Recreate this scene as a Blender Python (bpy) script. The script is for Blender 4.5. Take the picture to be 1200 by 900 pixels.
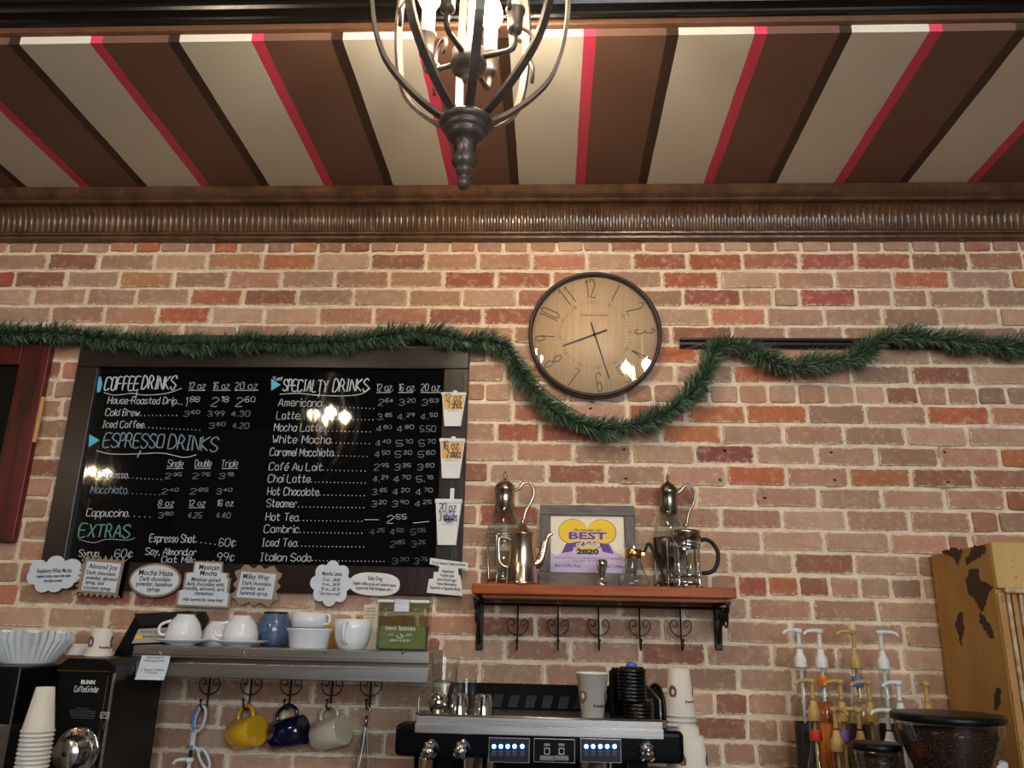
import bpy, bmesh, math, random
from mathutils import Vector, Matrix, noise
random.seed(7)
PI = math.pi
C = bpy.context.scene.collection
scene = bpy.context.scene
for o in list(bpy.data.objects): bpy.data.objects.remove(o)

# ------------------------------------------------------------------ camera
FPX = 954.0                      # focal length in pixels of the 1200 px wide frame
PITCH, YAW, ROLL = math.radians(16.91), math.radians(2.93), math.radians(1.2375)
CAM = Vector((0, -2.585, 1.6))   # brick face is the plane y = 0
_f = Vector((-math.sin(YAW)*math.cos(PITCH), math.cos(YAW)*math.cos(PITCH), math.sin(PITCH)))
_r = Vector((math.cos(YAW), math.sin(YAW), 0)); _u = _r.cross(_f)
_rr = math.cos(ROLL)*_r + math.sin(ROLL)*_u; _uu = -math.sin(ROLL)*_r + math.cos(ROLL)*_u
cd = bpy.data.cameras.new('camera'); cam = bpy.data.objects.new('camera', cd); C.objects.link(cam)
cd.sensor_fit = 'HORIZONTAL'; cd.sensor_width = 36; cd.lens = FPX/1200*36; cd.clip_start = .02
cam.matrix_world = Matrix(((_rr.x, _uu.x, -_f.x, CAM.x), (_rr.y, _uu.y, -_f.y, CAM.y), (_rr.z, _uu.z, -_f.z, CAM.z), (0, 0, 0, 1)))
scene.camera = cam
def at(px, py, Y):
    """point of the plane y = Y measured at a photo pixel"""
    d = _rr*((px-600)/FPX) + _uu*((450-py)/FPX) + _f
    return CAM + d*((Y-CAM.y)/d.y)
def mx(px, py, Y): return abs(at(px+5, py, Y).x - at(px-5, py, Y).x)/10
def mz(px, py, Y): return abs(at(px, py+5, Y).z - at(px, py-5, Y).z)/10

# ------------------------------------------------------------------ light
w = bpy.data.worlds.new('world'); scene.world = w; w.use_nodes = True
w.node_tree.nodes['Background'].inputs[0].default_value = (.75, .86, 1, 1)
w.node_tree.nodes['Background'].inputs[1].default_value = .6
scene.view_settings.view_transform = 'Standard'; scene.view_settings.look = 'None'
scene.view_settings.gamma = 1; scene.view_settings.use_curve_mapping = False
scene.view_settings.exposure = 0.72
def area(name, loc, rot, sx, sy, power, col):
    l = bpy.data.lights.new(name, 'AREA'); l.shape = 'RECTANGLE'; l.size = sx; l.size_y = sy; l.energy = power; l.color = col
    o = bpy.data.objects.new(name, l); C.objects.link(o); o.location = loc; o.rotation_euler = rot; return o
# daylight entering through the shop windows in the wall behind the camera
for i, x in enumerate((.75, 2.55)):
    area('window_front_%d_offscreen' % (i+1), (x, -6.93, 2.7), (PI/2, 0, 0), 1.4, 1.9, 62, (.80, .90, 1))
BULB_W = 12.5
WARM = (1, .9, .77)

# ------------------------------------------------------------------ materials
def lin(c):
    f = lambda v: (v/255/12.92) if v/255 <= .04045 else ((v/255+.055)/1.055)**2.4
    return (f(c[0]), f(c[1]), f(c[2]), 1)
M = {}
def mat(name, col, rough=.5, metal=0, var=0, scale=20, bump=0, bscale=60, col2=None, spec=.5, coat=0, stretch=None, emit=None, estr=0, trans=0, ior=1.45, hi=.65, lo=.35):
    m = bpy.data.materials.new(name); m.use_nodes = True; nt = m.node_tree; N = nt.nodes; L = nt.links
    b = N['Principled BSDF']; b.inputs['Base Color'].default_value = lin(col)
    b.inputs['Roughness'].default_value = rough; b.inputs['Metallic'].default_value = metal
    b.inputs['Specular IOR Level'].default_value = spec; b.inputs['Coat Weight'].default_value = coat; b.inputs['Coat Roughness'].default_value = .08
    b.inputs['Transmission Weight'].default_value = trans; b.inputs['IOR'].default_value = ior
    if emit: b.inputs['Emission Color'].default_value = lin(emit); b.inputs['Emission Strength'].default_value = estr
    geo = N.new('ShaderNodeNewGeometry'); src = geo.outputs['Position']
    if stretch:
        mp = N.new('ShaderNodeMapping'); mp.inputs['Scale'].default_value = stretch; L.new(src, mp.inputs[0]); src = mp.outputs[0]
    if col2 is not None or var:
        n = N.new('ShaderNodeTexNoise'); n.inputs['Scale'].default_value = scale; n.inputs['Detail'].default_value = 6; n.inputs['Roughness'].default_value = .65
        L.new(src, n.inputs['Vector'])
        r = N.new('ShaderNodeValToRGB'); r.color_ramp.elements[0].position = lo; r.color_ramp.elements[1].position = hi
        r.color_ramp.elements[0].color = lin(col)
        c2 = col2 if col2 is not None else tuple(max(0, min(255, v*(1+var))) for v in col)
        r.color_ramp.elements[1].color = lin(c2)
        L.new(n.outputs['Fac'], r.inputs[0]); L.new(r.outputs[0], b.inputs['Base Color'])
    if bump:
        n2 = N.new('ShaderNodeTexNoise'); n2.inputs['Scale'].default_value = bscale; n2.inputs['Detail'].default_value = 5; L.new(src, n2.inputs['Vector'])
        bp = N.new('ShaderNodeBump'); bp.inputs['Strength'].default_value = bump; bp.inputs['Distance'].default_value = .004
        L.new(n2.outputs['Fac'], bp.inputs['Height']); L.new(bp.outputs[0], b.inputs['Normal'])
    M[name] = m; return m
def thin_glass(name, tint=(245, 250, 250), f0=.06, rough=.02):
    m = bpy.data.materials.new(name); m.use_nodes = True; nt = m.node_tree; N = nt.nodes; L = nt.links
    N.remove(N['Principled BSDF'])
    t = N.new('ShaderNodeBsdfTransparent'); t.inputs[0].default_value = lin(tint)
    g = N.new('ShaderNodeBsdfGlossy'); g.inputs['Roughness'].default_value = rough
    lw = N.new('ShaderNodeLayerWeight'); lw.inputs['Blend'].default_value = .22
    mr = N.new('ShaderNodeMapRange'); mr.inputs['To Min'].default_value = f0; mr.inputs['To Max'].default_value = .9
    L.new(lw.outputs['Facing'], mr.inputs['Value'])
    mxs = N.new('ShaderNodeMixShader'); L.new(mr.outputs[0], mxs.inputs[0]); L.new(t.outputs[0], mxs.inputs[1]); L.new(g.outputs[0], mxs.inputs[2])
    L.new(mxs.outputs[0], N['Material Output'].inputs[0]); M[name] = m; return m
def brick_mat(name, vcol):
    m = bpy.data.materials.new(name); m.use_nodes = True; nt = m.node_tree; N = nt.nodes; L = nt.links; b = N['Principled BSDF']
    if vcol: a = N.new('ShaderNodeAttribute'); a.attribute_name = 'tint'; csrc = a.outputs['Color']
    else: a = N.new('ShaderNodeObjectInfo'); csrc = a.outputs['Color']
    g = N.new('ShaderNodeNewGeometry')
    def nz(sc, det, lo, hi):
        n = N.new('ShaderNodeTexNoise'); n.inputs['Scale'].default_value = sc; n.inputs['Detail'].default_value = det; n.inputs['Roughness'].default_value = .7
        L.new(g.outputs['Position'], n.inputs['Vector']); r = N.new('ShaderNodeMapRange'); r.inputs['From Min'].default_value = lo; r.inputs['From Max'].default_value = hi
        L.new(n.outputs['Fac'], r.inputs['Value']); return n, r.outputs[0]
    def mix(fac, A, B, mul=False):
        x = N.new('ShaderNodeMix'); x.data_type = 'RGBA'; x.blend_type = 'MULTIPLY' if mul else 'MIX'
        if isinstance(fac, float): x.inputs[0].default_value = fac
        else: L.new(fac, x.inputs[0])
        if isinstance(A, tuple): x.inputs[6].default_value = A
        else: L.new(A, x.inputs[6])
        if isinstance(B, tuple): x.inputs[7].default_value = B
        else: L.new(B, x.inputs[7])
        return x.outputs[2]
    _, f1 = nz(9, 4, .3, .75); _, f2 = nz(38, 9, .52, .7); n3, f3 = nz(120, 4, .55, .8); _, f4 = nz(14, 6, .58, .75)
    c = mix(f1, csrc, lin((232, 222, 214)), True)
    def sc(s, k):
        q = N.new('ShaderNodeMath'); q.operation = 'MULTIPLY'; L.new(s, q.inputs[0]); q.inputs[1].default_value = k; return q.outputs[0]
    c = mix(sc(f2, .5), c, lin((216, 190, 164)))
    c = mix(sc(f4, .35), c, lin((128, 84, 62)))
    c = mix(sc(f3, .35), c, lin((110, 70, 54)))
    if not vcol:      # mortar smeared over the brick's rim
        tc = N.new('ShaderNodeTexCoord'); sp_ = N.new('ShaderNodeSeparateXYZ'); L.new(tc.outputs['Generated'], sp_.inputs[0])
        def mth(op, A, B):
            q = N.new('ShaderNodeMath'); q.operation = op
            for i_, v_ in enumerate((A, B)):
                if isinstance(v_, (int, float)): q.inputs[i_].default_value = v_
                else: L.new(v_, q.inputs[i_])
            return q.outputs[0]
        ex = mth('MULTIPLY', mth('MINIMUM', sp_.outputs[0], mth('SUBTRACT', 1.0, sp_.outputs[0])), 2.6); ez = mth('MINIMUM', sp_.outputs[2], mth('SUBTRACT', 1.0, sp_.outputs[2]))
        d_ = mth('MINIMUM', ex, ez); n6 = N.new('ShaderNodeTexNoise'); n6.inputs['Scale'].default_value = 70; n6.inputs['Detail'].default_value = 7; n6.inputs['Roughness'].default_value = .75; L.new(g.outputs['Position'], n6.inputs['Vector'])
        rr = N.new('ShaderNodeMapRange'); rr.inputs['From Min'].default_value = .02; rr.inputs['From Max'].default_value = -.03
        L.new(mth('SUBTRACT', d_, mth('MULTIPLY', mth('SUBTRACT', n6.outputs['Fac'], .38), .62)), rr.inputs['Value']); c = mix(sc(rr.outputs[0], .8), c, lin((226, 206, 180)))
    L.new(c, b.inputs['Base Color']); b.inputs['Roughness'].default_value = .78; b.inputs['Specular IOR Level'].default_value = .3
    bp = N.new('ShaderNodeBump'); bp.inputs['Strength'].default_value = .5; bp.inputs['Distance'].default_value = .004
    n5 = N.new('ShaderNodeTexNoise'); n5.inputs['Scale'].default_value = 55; n5.inputs['Detail'].default_value = 6; L.new(g.outputs['Position'], n5.inputs['Vector'])
    L.new(n5.outputs['Fac'], bp.inputs['Height']); L.new(bp.outputs[0], b.inputs['Normal']); M[name] = m
brick_mat('brick', False); brick_mat('brick_far', True)
mat('mortar', (240, 222, 196), .9, col2=(214, 190, 162), scale=26, bump=.7, bscale=90)
mat('cornice', (106, 76, 54), .2, col2=(78, 54, 38), scale=14, bump=.35, bscale=45, spec=.6)
mat('black_gloss', (20, 17, 15), .2, bump=.1, bscale=30, spec=.5)
mat('brown_trim', (92, 62, 42), .4, var=.15)
mat('board_frame', (30, 20, 19), .28, col2=(44, 30, 26), scale=9, bump=.25, bscale=40, stretch=(1, 1, .2))
mat('red_frame', (104, 26, 28), .35, col2=(46, 12, 14), scale=10, bump=.25, bscale=40, stretch=(2, 1, .25))
mat('chalkboard', (9, 10, 13), .035, bump=.02, bscale=3, spec=.45)
mat('chalk_white', (206, 212, 216), .6)
mat('chalk_grey', (138, 154, 168), .6)
mat('chalk_dim', (96, 112, 128), .6)
mat('chalk_blue', (96, 196, 222), .6)
mat('chalk_green', (110, 160, 150), .6)
mat('paper', (226, 226, 224), .6, var=-.04, scale=40)
mat('paper_cool', (214, 220, 228), .55, var=-.04, scale=40)
mat('kraft', (158, 134, 112), .4, var=-.1, scale=30)
mat('ink', (28, 26, 28), .6)
mat('ink_grey', (96, 92, 92), .6)
mat('tan_print', (222, 178, 112), .6)
mat('iron', (46, 38, 36), .45, metal=.55, bump=.2, bscale=80)
mat('bronze', (84, 76, 70), .38, metal=.35, col2=(112, 100, 92), scale=30, bump=.1)
mat('sleeve', (206, 186, 150), .6)
mat('bulb', (255, 240, 210), .3, emit=(255, 222, 165), estr=60)
mat('clock_face', (224, 190, 150), .45, col2=(208, 174, 132), scale=14, stretch=(9, 1, .5))
mat('clock_rim', (44, 34, 34), .4)
mat('black', (12, 12, 13), .45)
mat('black_plastic', (13, 13, 15), .35, bump=.12, bscale=150, spec=.28)
mat('lid_black', (12, 12, 14), .25, spec=.6)
mat('black_matte', (7, 7, 8), .6, spec=.12)
mat('machine_black', (8, 9, 14), .2, spec=.3)
mat('shelf_wood', (172, 88, 34), .38, col2=(138, 66, 24), scale=9, stretch=(.5, 4, 6), bump=.1, spec=.2)
mat('shelf_under', (40, 30, 26), .7)
mat('steel', (190, 186, 182), .34, metal=1, col2=(160, 155, 150), scale=6, stretch=(.4, 1, 10))
mat('chrome', (215, 215, 215), .07, metal=1)
mat('pewter', (190, 180, 160), .2, metal=1, bump=.2, bscale=60)
mat('old_silver', (150, 142, 130), .24, metal=1, bump=.2, bscale=60)
mat('copper', (222, 196, 176), .2, metal=1, col2=(226, 206, 190), scale=8)
mat('gold', (222, 176, 96), .2, metal=1)
mat('grey_wood', (122, 114, 106), .7, col2=(92, 86, 80), scale=16, stretch=(1, 1, 7), bump=.3, bscale=60)
mat('grey_wood_v', (122, 114, 106), .7, col2=(92, 86, 80), scale=16, stretch=(7, 1, 1), bump=.3, bscale=60)
mat('print_cream', (236, 224, 200), .5); mat('print_lavender', (206, 184, 214), .5); mat('print_lilac', (188, 170, 206), .5)
mat('print_yellow', (240, 196, 20), .5); mat('print_purple', (100, 46, 140), .5); mat('print_dark', (40, 34, 30), .5)
mat('china', (232, 234, 238), .15, var=-.03, coat=.4)
mat('china_cream', (226, 214, 190), .2, coat=.4)
mat('blue_glaze', (98, 116, 148), .2, col2=(70, 84, 112), scale=60, coat=.5)
mat('yellow_glaze', (226, 170, 34), .18, coat=.5)
mat('navy_glaze', (14, 18, 52), .14, coat=.6)
mat('cream_glaze', (206, 192, 166), .18, coat=.5)
mat('paper_cup', (228, 222, 212), .5, var=-.03)
mat('filter', (224, 228, 228), .8)
mat('tea_green', (150, 160, 104), .7, col2=(126, 138, 84), scale=60)
mat('blue_plastic', (84, 150, 214), .35); mat('white_plastic', (222, 222, 220), .35)
mat('amber_plastic', (196, 158, 92), .35, var=-.1)
mat('orange_label', (216, 116, 30), .5); mat('blue_label', (70, 110, 180), .5); mat('red_label', (200, 60, 40), .5); mat('violet_label', (126, 92, 170), .5); mat('dark_label', (30, 28, 32), .5, var=.5, scale=80)
mat('syrup', (96, 60, 34), .1); mat('syrup_gold', (176, 140, 60), .1); mat('syrup_orange', (196, 104, 40), .1); mat('syrup_clear', (196, 172, 130), .1)
thin_glass('glass'); thin_glass('glass_dark', (150, 156, 160), .08); thin_glass('tea_glass', (222, 228, 218), .09); thin_glass('clock_glass', (250, 250, 250), .03)
thin_glass('plastic_clear', (222, 222, 220), .07, .08)
mat('bean', (72, 50, 40), .26)
mat('emblem', (134, 84, 76), .5)
mat('brushed', (200, 198, 194), .22, metal=1)
mat('led', (200, 220, 255), .4, emit=(45, 100, 255), estr=35)
mat('led_panel', (14, 16, 24), .35)
mat('led_dim', (58, 62, 74), .4)
mat('display', (10, 11, 18), .2)
mat('grey_button', (120, 122, 128), .4)
mat('twine', (150, 110, 80), .8)
mat('stem_green', (30, 54, 40), .8)
mat('wood_stick', (212, 160, 90), .6)
mat('label_grey', (176, 170, 160), .6); mat('label_yellow', (232, 190, 40), .6)
mat('floor_wood', (96, 72, 52), .5, var=-.2, scale=6); mat('counter_top', (60, 54, 50), .4); mat('plaster', (150, 136, 118), .9, var=-.06, scale=4); mat('dark_ceiling', (52, 42, 36), .6)
# mustard paint chipped down to dark primer
def chipped(name, base, base2, under, thr, scale, stretch=(1, 1, 1)):
    m = mat(name, base, .5, col2=base2, scale=7, bump=.15, bscale=60, stretch=(1, 1, .5)); nt = m.node_tree; N = nt.nodes; L = nt.links; b = N['Principled BSDF']
    src = b.inputs['Base Color'].links[0].from_socket
    g = N.new('ShaderNodeNewGeometry'); mp = N.new('ShaderNodeMapping'); mp.inputs['Scale'].default_value = stretch; L.new(g.outputs['Position'], mp.inputs[0])
    n = N.new('ShaderNodeTexNoise'); n.inputs['Scale'].default_value = scale; n.inputs['Detail'].default_value = 9; n.inputs['Roughness'].default_value = .68; L.new(mp.outputs[0], n.inputs['Vector'])
    r = N.new('ShaderNodeMapRange'); r.inputs['From Min'].default_value = thr; r.inputs['From Max'].default_value = thr+.012; L.new(n.outputs['Fac'], r.inputs['Value'])
    x = N.new('ShaderNodeMix'); x.data_type = 'RGBA'; L.new(r.outputs[0], x.inputs[0]); L.new(src, x.inputs[6]); x.inputs[7].default_value = lin(under); L.new(x.outputs[2], b.inputs['Base Color'])
chipped('mustard', (182, 140, 76), (160, 118, 58), (58, 34, 26), .66, 8, (1, 1, .6))
chipped('mustard_pale', (206, 168, 96), (190, 148, 78), (74, 48, 34), .64, 22)
chipped('mustard_worn', (170, 116, 48), (190, 150, 90), (96, 74, 60), .56, 30, (1, 1, .3))
mat('primer', (54, 32, 26), .6, var=.2, scale=30)
mat('worn_white', (206, 190, 166), .6, col2=(170, 120, 60), scale=40)
# striped ceiling paint, stripes run from the wall out into the room
STRIPE_X0 = at(236, 216.7, -.12).x; STRIPE_P = .434
def stripes():
    m = bpy.data.materials.new('striped_paint'); m.use_nodes = True; nt = m.node_tree; N = nt.nodes; L = nt.links; b = N['Principled BSDF']
    g = N.new('ShaderNodeNewGeometry'); s = N.new('ShaderNodeSeparateXYZ'); L.new(g.outputs['Position'], s.inputs[0])
    wob = N.new('ShaderNodeTexNoise'); wob.inputs['Scale'].default_value = 9; L.new(g.outputs['Position'], wob.inputs['Vector'])
    a0 = N.new('ShaderNodeMath'); a0.operation = 'MULTIPLY_ADD'; L.new(wob.outputs['Fac'], a0.inputs[0]); a0.inputs[1].default_value = .004; L.new(s.outputs[0], a0.inputs[2])
    a = N.new('ShaderNodeMath'); a.operation = 'SUBTRACT'; L.new(a0.outputs[0], a.inputs[0]); a.inputs[1].default_value = STRIPE_X0+.002-STRIPE_P*40
    d = N.new('ShaderNodeMath'); d.operation = 'DIVIDE'; L.new(a.outputs[0], d.inputs[0]); d.inputs[1].default_value = STRIPE_P
    fr = N.new('ShaderNodeMath'); fr.operation = 'FRACT'; L.new(d.outputs[0], fr.inputs[0])
    r = N.new('ShaderNodeValToRGB'); cr = r.color_ramp; cr.interpolation = 'CONSTANT'
    cr.elements[0].position = 0; cr.elements[0].color = lin((232, 74, 108))
    cr.elements[1].position = .073; cr.elements[1].color = lin((120, 88, 74))
    e = cr.elements.new(.487); e.color = lin((62, 42, 32)); e = cr.elements.new(.557); e.color = lin((230, 225, 212))
    L.new(fr.outputs[0], r.inputs[0]); L.new(r.outputs[0], b.inputs['Base Color']); b.inputs['Roughness'].default_value = .5
    n2 = N.new('ShaderNodeTexNoise'); n2.inputs['Scale'].default_value = 25; L.new(g.outputs['Position'], n2.inputs['Vector'])
    bp = N.new('ShaderNodeBump'); bp.inputs['Strength'].default_value = .12; bp.inputs['Distance'].default_value = .004; L.new(n2.outputs['Fac'], bp.inputs['Height']); L.new(bp.outputs[0], b.inputs['Normal'])
    M['striped'] = m
stripes()
def attr_mat(name, attr, rough):
    m = bpy.data.materials.new(name); m.use_nodes = True; nt = m.node_tree; a = nt.nodes.new('ShaderNodeAttribute'); a.attribute_name = attr
    nt.links.new(a.outputs['Color'], nt.nodes['Principled BSDF'].inputs['Base Color']); nt.nodes['Principled BSDF'].inputs['Roughness'].default_value = rough; M[name] = m
attr_mat('needle', 'tint', .6)

# ------------------------------------------------------------------ mesh helpers
def frame_of(d):
    d = d.normalized(); a = Vector((0, 0, 1)) if abs(d.z) < .9 else Vector((1, 0, 0)); s = d.cross(a).normalized(); return s, s.cross(d).normalized()
class MB:
    def __init__(self): self.v = []; self.f = []; self.s = []; self.cols = None
    def add(self, vs, fs, smooth=False):
        k = len(self.v); self.v += [Vector(p) for p in vs]; self.f += [tuple(i+k for i in f) for f in fs]; self.s += [smooth]*len(fs); return self
    def box(self, x0, x1, y0, y1, z0, z1):
        if x0 > x1: x0, x1 = x1, x0
        if y0 > y1: y0, y1 = y1, y0
        if z0 > z1: z0, z1 = z1, z0
        return self.add([(x0,y0,z0),(x1,y0,z0),(x1,y1,z0),(x0,y1,z0),(x0,y0,z1),(x1,y0,z1),(x1,y1,z1),(x0,y1,z1)],
                        [(0,3,2,1),(4,5,6,7),(0,1,5,4),(1,2,6,5),(2,3,7,6),(3,0,4,7)])
    def rbox(self, x0, x1, y0, y1, z0, z1, r=.004, seg=2):
        bm = bmesh.new(); bmesh.ops.create_cube(bm, size=1)
        for v in bm.verts: v.co = Vector(((x0+x1)/2+v.co.x*abs(x1-x0), (y0+y1)/2+v.co.y*abs(y1-y0), (z0+z1)/2+v.co.z*abs(z1-z0)))
        bmesh.ops.bevel(bm, geom=list(bm.edges), offset=r, segments=seg, affect='EDGES', profile=.5)
        bm.verts.index_update(); self.add([v.co.copy() for v in bm.verts], [tuple(v.index for v in f.verts) for f in bm.faces], False); bm.free(); return self
    def lathe(self, prof, c=(0,0,0), seg=28, axis=None, flute=0, nf=0):
        c = Vector(c); n = len(prof); vs = []
        ax = Vector(axis).normalized() if axis else Vector((0,0,1)); s, t = (Vector((1,0,0)), Vector((0,1,0))) if not axis else frame_of(ax)
        if axis: t = ax.cross(s)
        for r, z in prof:
            for k in range(seg):
                a = 2*PI*k/seg; q = r*(1+flute*math.cos(nf*a)) if flute else r
                vs.append(c+ax*z+(s*math.cos(a)+t*math.sin(a))*q)
        fs = []
        for i in range(n-1):
            for k in range(seg):
                k2 = (k+1) % seg; fs.append((i*seg+k, i*seg+k2, (i+1)*seg+k2, (i+1)*seg+k))
        self.add(vs, fs, True)
        if prof[0][0] > 1e-5: self.add(vs[:seg], [tuple(reversed(range(seg)))])
        if prof[-1][0] > 1e-5: self.add(vs[-seg:], [tuple(range(seg))])
        return self
    def shell(self, prof, c=(0,0,0), seg=28, axis=None, flute=0, nf=0):   # lathe without end caps
        k = len(self.f); self.lathe(prof, c, seg, axis, flute, nf)
        for e in (prof[-1][0] > 1e-5, prof[0][0] > 1e-5):
            if e: self.f.pop(); self.s.pop(); self.v = self.v[:-seg]
        return self
    def ring(self, prof, c=(0,0,0), seg=28, axis=None): return self.shell(list(prof)+[prof[0]], c, seg, axis)
    def tube(self, pts, r, seg=8, closed=False, flat=None):
        pts = [Vector(p) for p in pts]; n = len(pts)
        if n < 2: return self
        rs = r if isinstance(r, (list, tuple)) else [r]*n
        vs = []; s0 = None
        for i, p in enumerate(pts):
            if closed: d = pts[(i+1) % n]-pts[i-1]
            else: d = pts[min(i+1, n-1)]-pts[max(i-1, 0)]
            if d.length < 1e-9: d = Vector((0,0,1))
            d.normalize()
            if s0 is None: s, t = frame_of(d)
            else:
                s = s0-d*s0.dot(d)
                s = s.normalized() if s.length > 1e-6 else frame_of(d)[0]; t = s.cross(d)
            s0 = s
            for k in range(seg):
                a = 2*PI*k/seg+PI/4; vs.append(p+(s*math.cos(a)+t*math.sin(a))*rs[i])
        fs = []
        for i in range(n if closed else n-1):
            j = (i+1) % n
            for k in range(seg):
                k2 = (k+1) % seg; fs.append((i*seg+k, j*seg+k, j*seg+k2, i*seg+k2))
        if not closed: fs += [tuple(range(seg)), tuple(reversed(range((n-1)*seg, n*seg)))]
        return self.add(vs, fs, seg > 5)
    def prism(self, poly, y0, y1):     # outline in x-z, extruded between y0 (front) and y1
        n = len(poly); vs = [(x, y0, z) for x, z in poly]+[(x, y1, z) for x, z in poly]
        fs = [tuple(range(n)), tuple(reversed(range(n, 2*n)))]+[(i, i+n, (i+1) % n+n, (i+1) % n) for i in range(n)]
        return self.add(vs, fs)
    def xprism(self, poly, x0, x1):    # outline in y-z, extruded along x
        n = len(poly); vs = [(x0, y, z) for y, z in poly]+[(x1, y, z) for y, z in poly]
        fs = [tuple(range(n)), tuple(reversed(range(n, 2*n)))]+[(i, i+n, (i+1) % n+n, (i+1) % n) for i in range(n)]
        return self.add(vs, fs)
    def ball(self, c, r, sx=1, sy=1, sz=1, seg=14, rings=8):
        pr = [(r*math.sin(PI*i/rings), -r*math.cos(PI*i/rings)) for i in range(rings+1)]; k = len(self.v)
        self.lathe([(max(a, 1e-6), b) for a, b in pr], (0,0,0), seg)
        for i in range(k, len(self.v)): p = self.v[i]; self.v[i] = Vector((c[0]+p.x*sx, c[1]+p.y*sy, c[2]+p.z*sz))
        return self
    def xf(self, mtx, k=0):
        for i in range(k, len(self.v)): self.v[i] = mtx @ self.v[i]
        return self
    def build(self, name, m, parent=None, world=False):
        off = wloc(parent) if (world and parent) else Vector((0,0,0))
        me = bpy.data.meshes.new(name); me.from_pydata([tuple(p-off) for p in self.v], [], self.f)
        bm = bmesh.new(); bm.from_mesh(me)
        if self.cols is None: bmesh.ops.recalc_face_normals(bm, faces=bm.faces)
        bm.to_mesh(me); bm.free()
        me.polygons.foreach_set('use_smooth', self.s) if len(self.s) == len(me.polygons) else None
        if self.cols is not None:
            ca = me.color_attributes.new('tint', 'FLOAT_COLOR', 'POINT')
            flat = [x for c in self.cols for x in c]; ca.data.foreach_set('color', flat)
        me.materials.append(M[m] if isinstance(m, str) else m); me.update()
        o = bpy.data.objects.new(name, me); C.objects.link(o)
        if parent: o.parent = parent
        return o
def wloc(o):
    v = Vector((0,0,0))
    while o is not None: v = v+o.location; o = o.parent
    return v
def tag(o, label=None, cat=None, group=None, kind=None):
    if label: o['label'] = label
    if cat: o['category'] = cat
    if group: o['group'] = group
    if kind: o['kind'] = kind
    return o
def thing(name, label, cat, loc=(0,0,0), group=None, rot=None):
    o = bpy.data.objects.new(name, None); C.objects.link(o); o.location = loc; o.empty_display_size = .05
    if rot: o.rotation_euler = rot
    return tag(o, label, cat, group)
def dup(root, loc, rot=None, label=None, scale=None):
    r = root.copy(); C.objects.link(r); r.location = loc
    if rot is not None: r.rotation_euler = rot
    if scale: r.scale = scale
    if label: r['label'] = label
    for ch in root.children:
        c = ch.copy(); C.objects.link(c); c.parent = r
        for g in ch.children: d = g.copy(); C.objects.link(d); d.parent = c
    return r
def arc(c, r, a0, a1, n, plane='xz', y=0, rx=1, rz=1):
    return [(c[0]+r*rx*math.cos(a0+(a1-a0)*i/n), y, c[1]+r*rz*math.sin(a0+(a1-a0)*i/n)) for i in range(n+1)]
def ell(cx, cz, rx, rz, n=40): return [(cx+rx*math.cos(2*PI*i/n), cz+rz*math.sin(2*PI*i/n)) for i in range(n)]
def smooth_path(pts, n=6):
    P = [Vector(p) for p in pts]; out = []
    for i in range(len(P)-1):
        a, b, c_, d = P[max(i-1,0)], P[i], P[i+1], P[min(i+2,len(P)-1)]
        for k in range(n):
            t = k/n; out.append(.5*((2*b)+(c_-a)*t+(2*a-5*b+4*c_-d)*t*t+(3*b-a-3*c_+d)*t**3))
    out.append(P[-1]); return out

# hand-lettering: single-stroke glyphs, x 0-4, y 2 = baseline, 6 = x-height, 8 = capital
G = {'A':"022842|1434",'B':"02082837362505|2534332202",'C':"4738180703123243",'D':"02082846442202",'E':"48080242|0535",'F':"480802|0535",'G':"473818070312324345 25",
'H':"0208|4248|0545",'I':"0828|1812|0222",'J':"3833221203",'K':"0208|480542",'L':"080242",'M':"0208244842",'N':"02084248",'O':"180703123243473818",'P':"02082837362505",
'Q':"180703123243473818|2442",'R':"02082837362505|2542",'S':"47381807064443321203",'T':"0848|2822",'U':"080312324348",'V':"082248",'W':"0812253248",'X':"0842|4802",'Y':"082548|2522",'Z':"08480242",
'a':"3526160503122233|3632",'b':"0802|0516263533221203",'c':"3526160503122233",'d':"3526160503122233|3832",'e':"04343526160503122233",'f':"37281712|0626",'g':"3526160503122233|3631201001",
'h':"0802|0516263532",'i':"0602|0807",'j':"1611 00|1817",'k':"0802|360432",'l':"0802",'m':"0602|05162522|25364542",'n':"0602|0516263532",'o':"160503122233352616",'p':"0600|0516263533221203",
'q':"3526160503122233|3630",'r':"0602|05162635",'s':"3526160533221203",'t':"18132233|0636",'u':"0603122233|3632",'v':"061236",'w':"0612253246",'x':"0632|3602",'y':"0623|3600",'z':"06360232",
'0':"180703122233372818",'1':"071812",'2':"07182837360232",'3':"071828373625|1525343322 1203",'4':"280434|2822",'5':"38080525343322 1203",'6':"372818070312223334251504",'7':"083812",
'8':"18070634332212030436372818",'9':"36251506071828373622",'.':"0203",',':"0301",'-':"0525",'¢':"3526160503122233|1711",'é':"04343526160503122233|1738",'!':"0804|0302",'&':"42071837030212 34",'/':"0238",'*':"0525|1416"}
def strokes(text):
    """polylines (x, y) with baseline 0, capital height 1"""
    out = []; x = 0; sup = False
    for ch in text:
        if ch == '^': sup = True; continue
        if ch == ' ': x += 2.6; sup = False; continue
        g = G[ch].replace(' ', ''); k = .62 if sup else 1; dy = 3.0 if sup else 0; wmax = 0
        for st in g.split('|'):
            pl = []
            for i in range(0, len(st), 2):
                gx, gy = int(st[i]), int(st[i+1])-2; wmax = max(wmax, gx); pl.append(((x+gx*k)/6, (gy*k+dy)/6))
            out.append(pl)
        x += (wmax+1.25)*k
    return out, max(x-1.25, .5)/6
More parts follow.
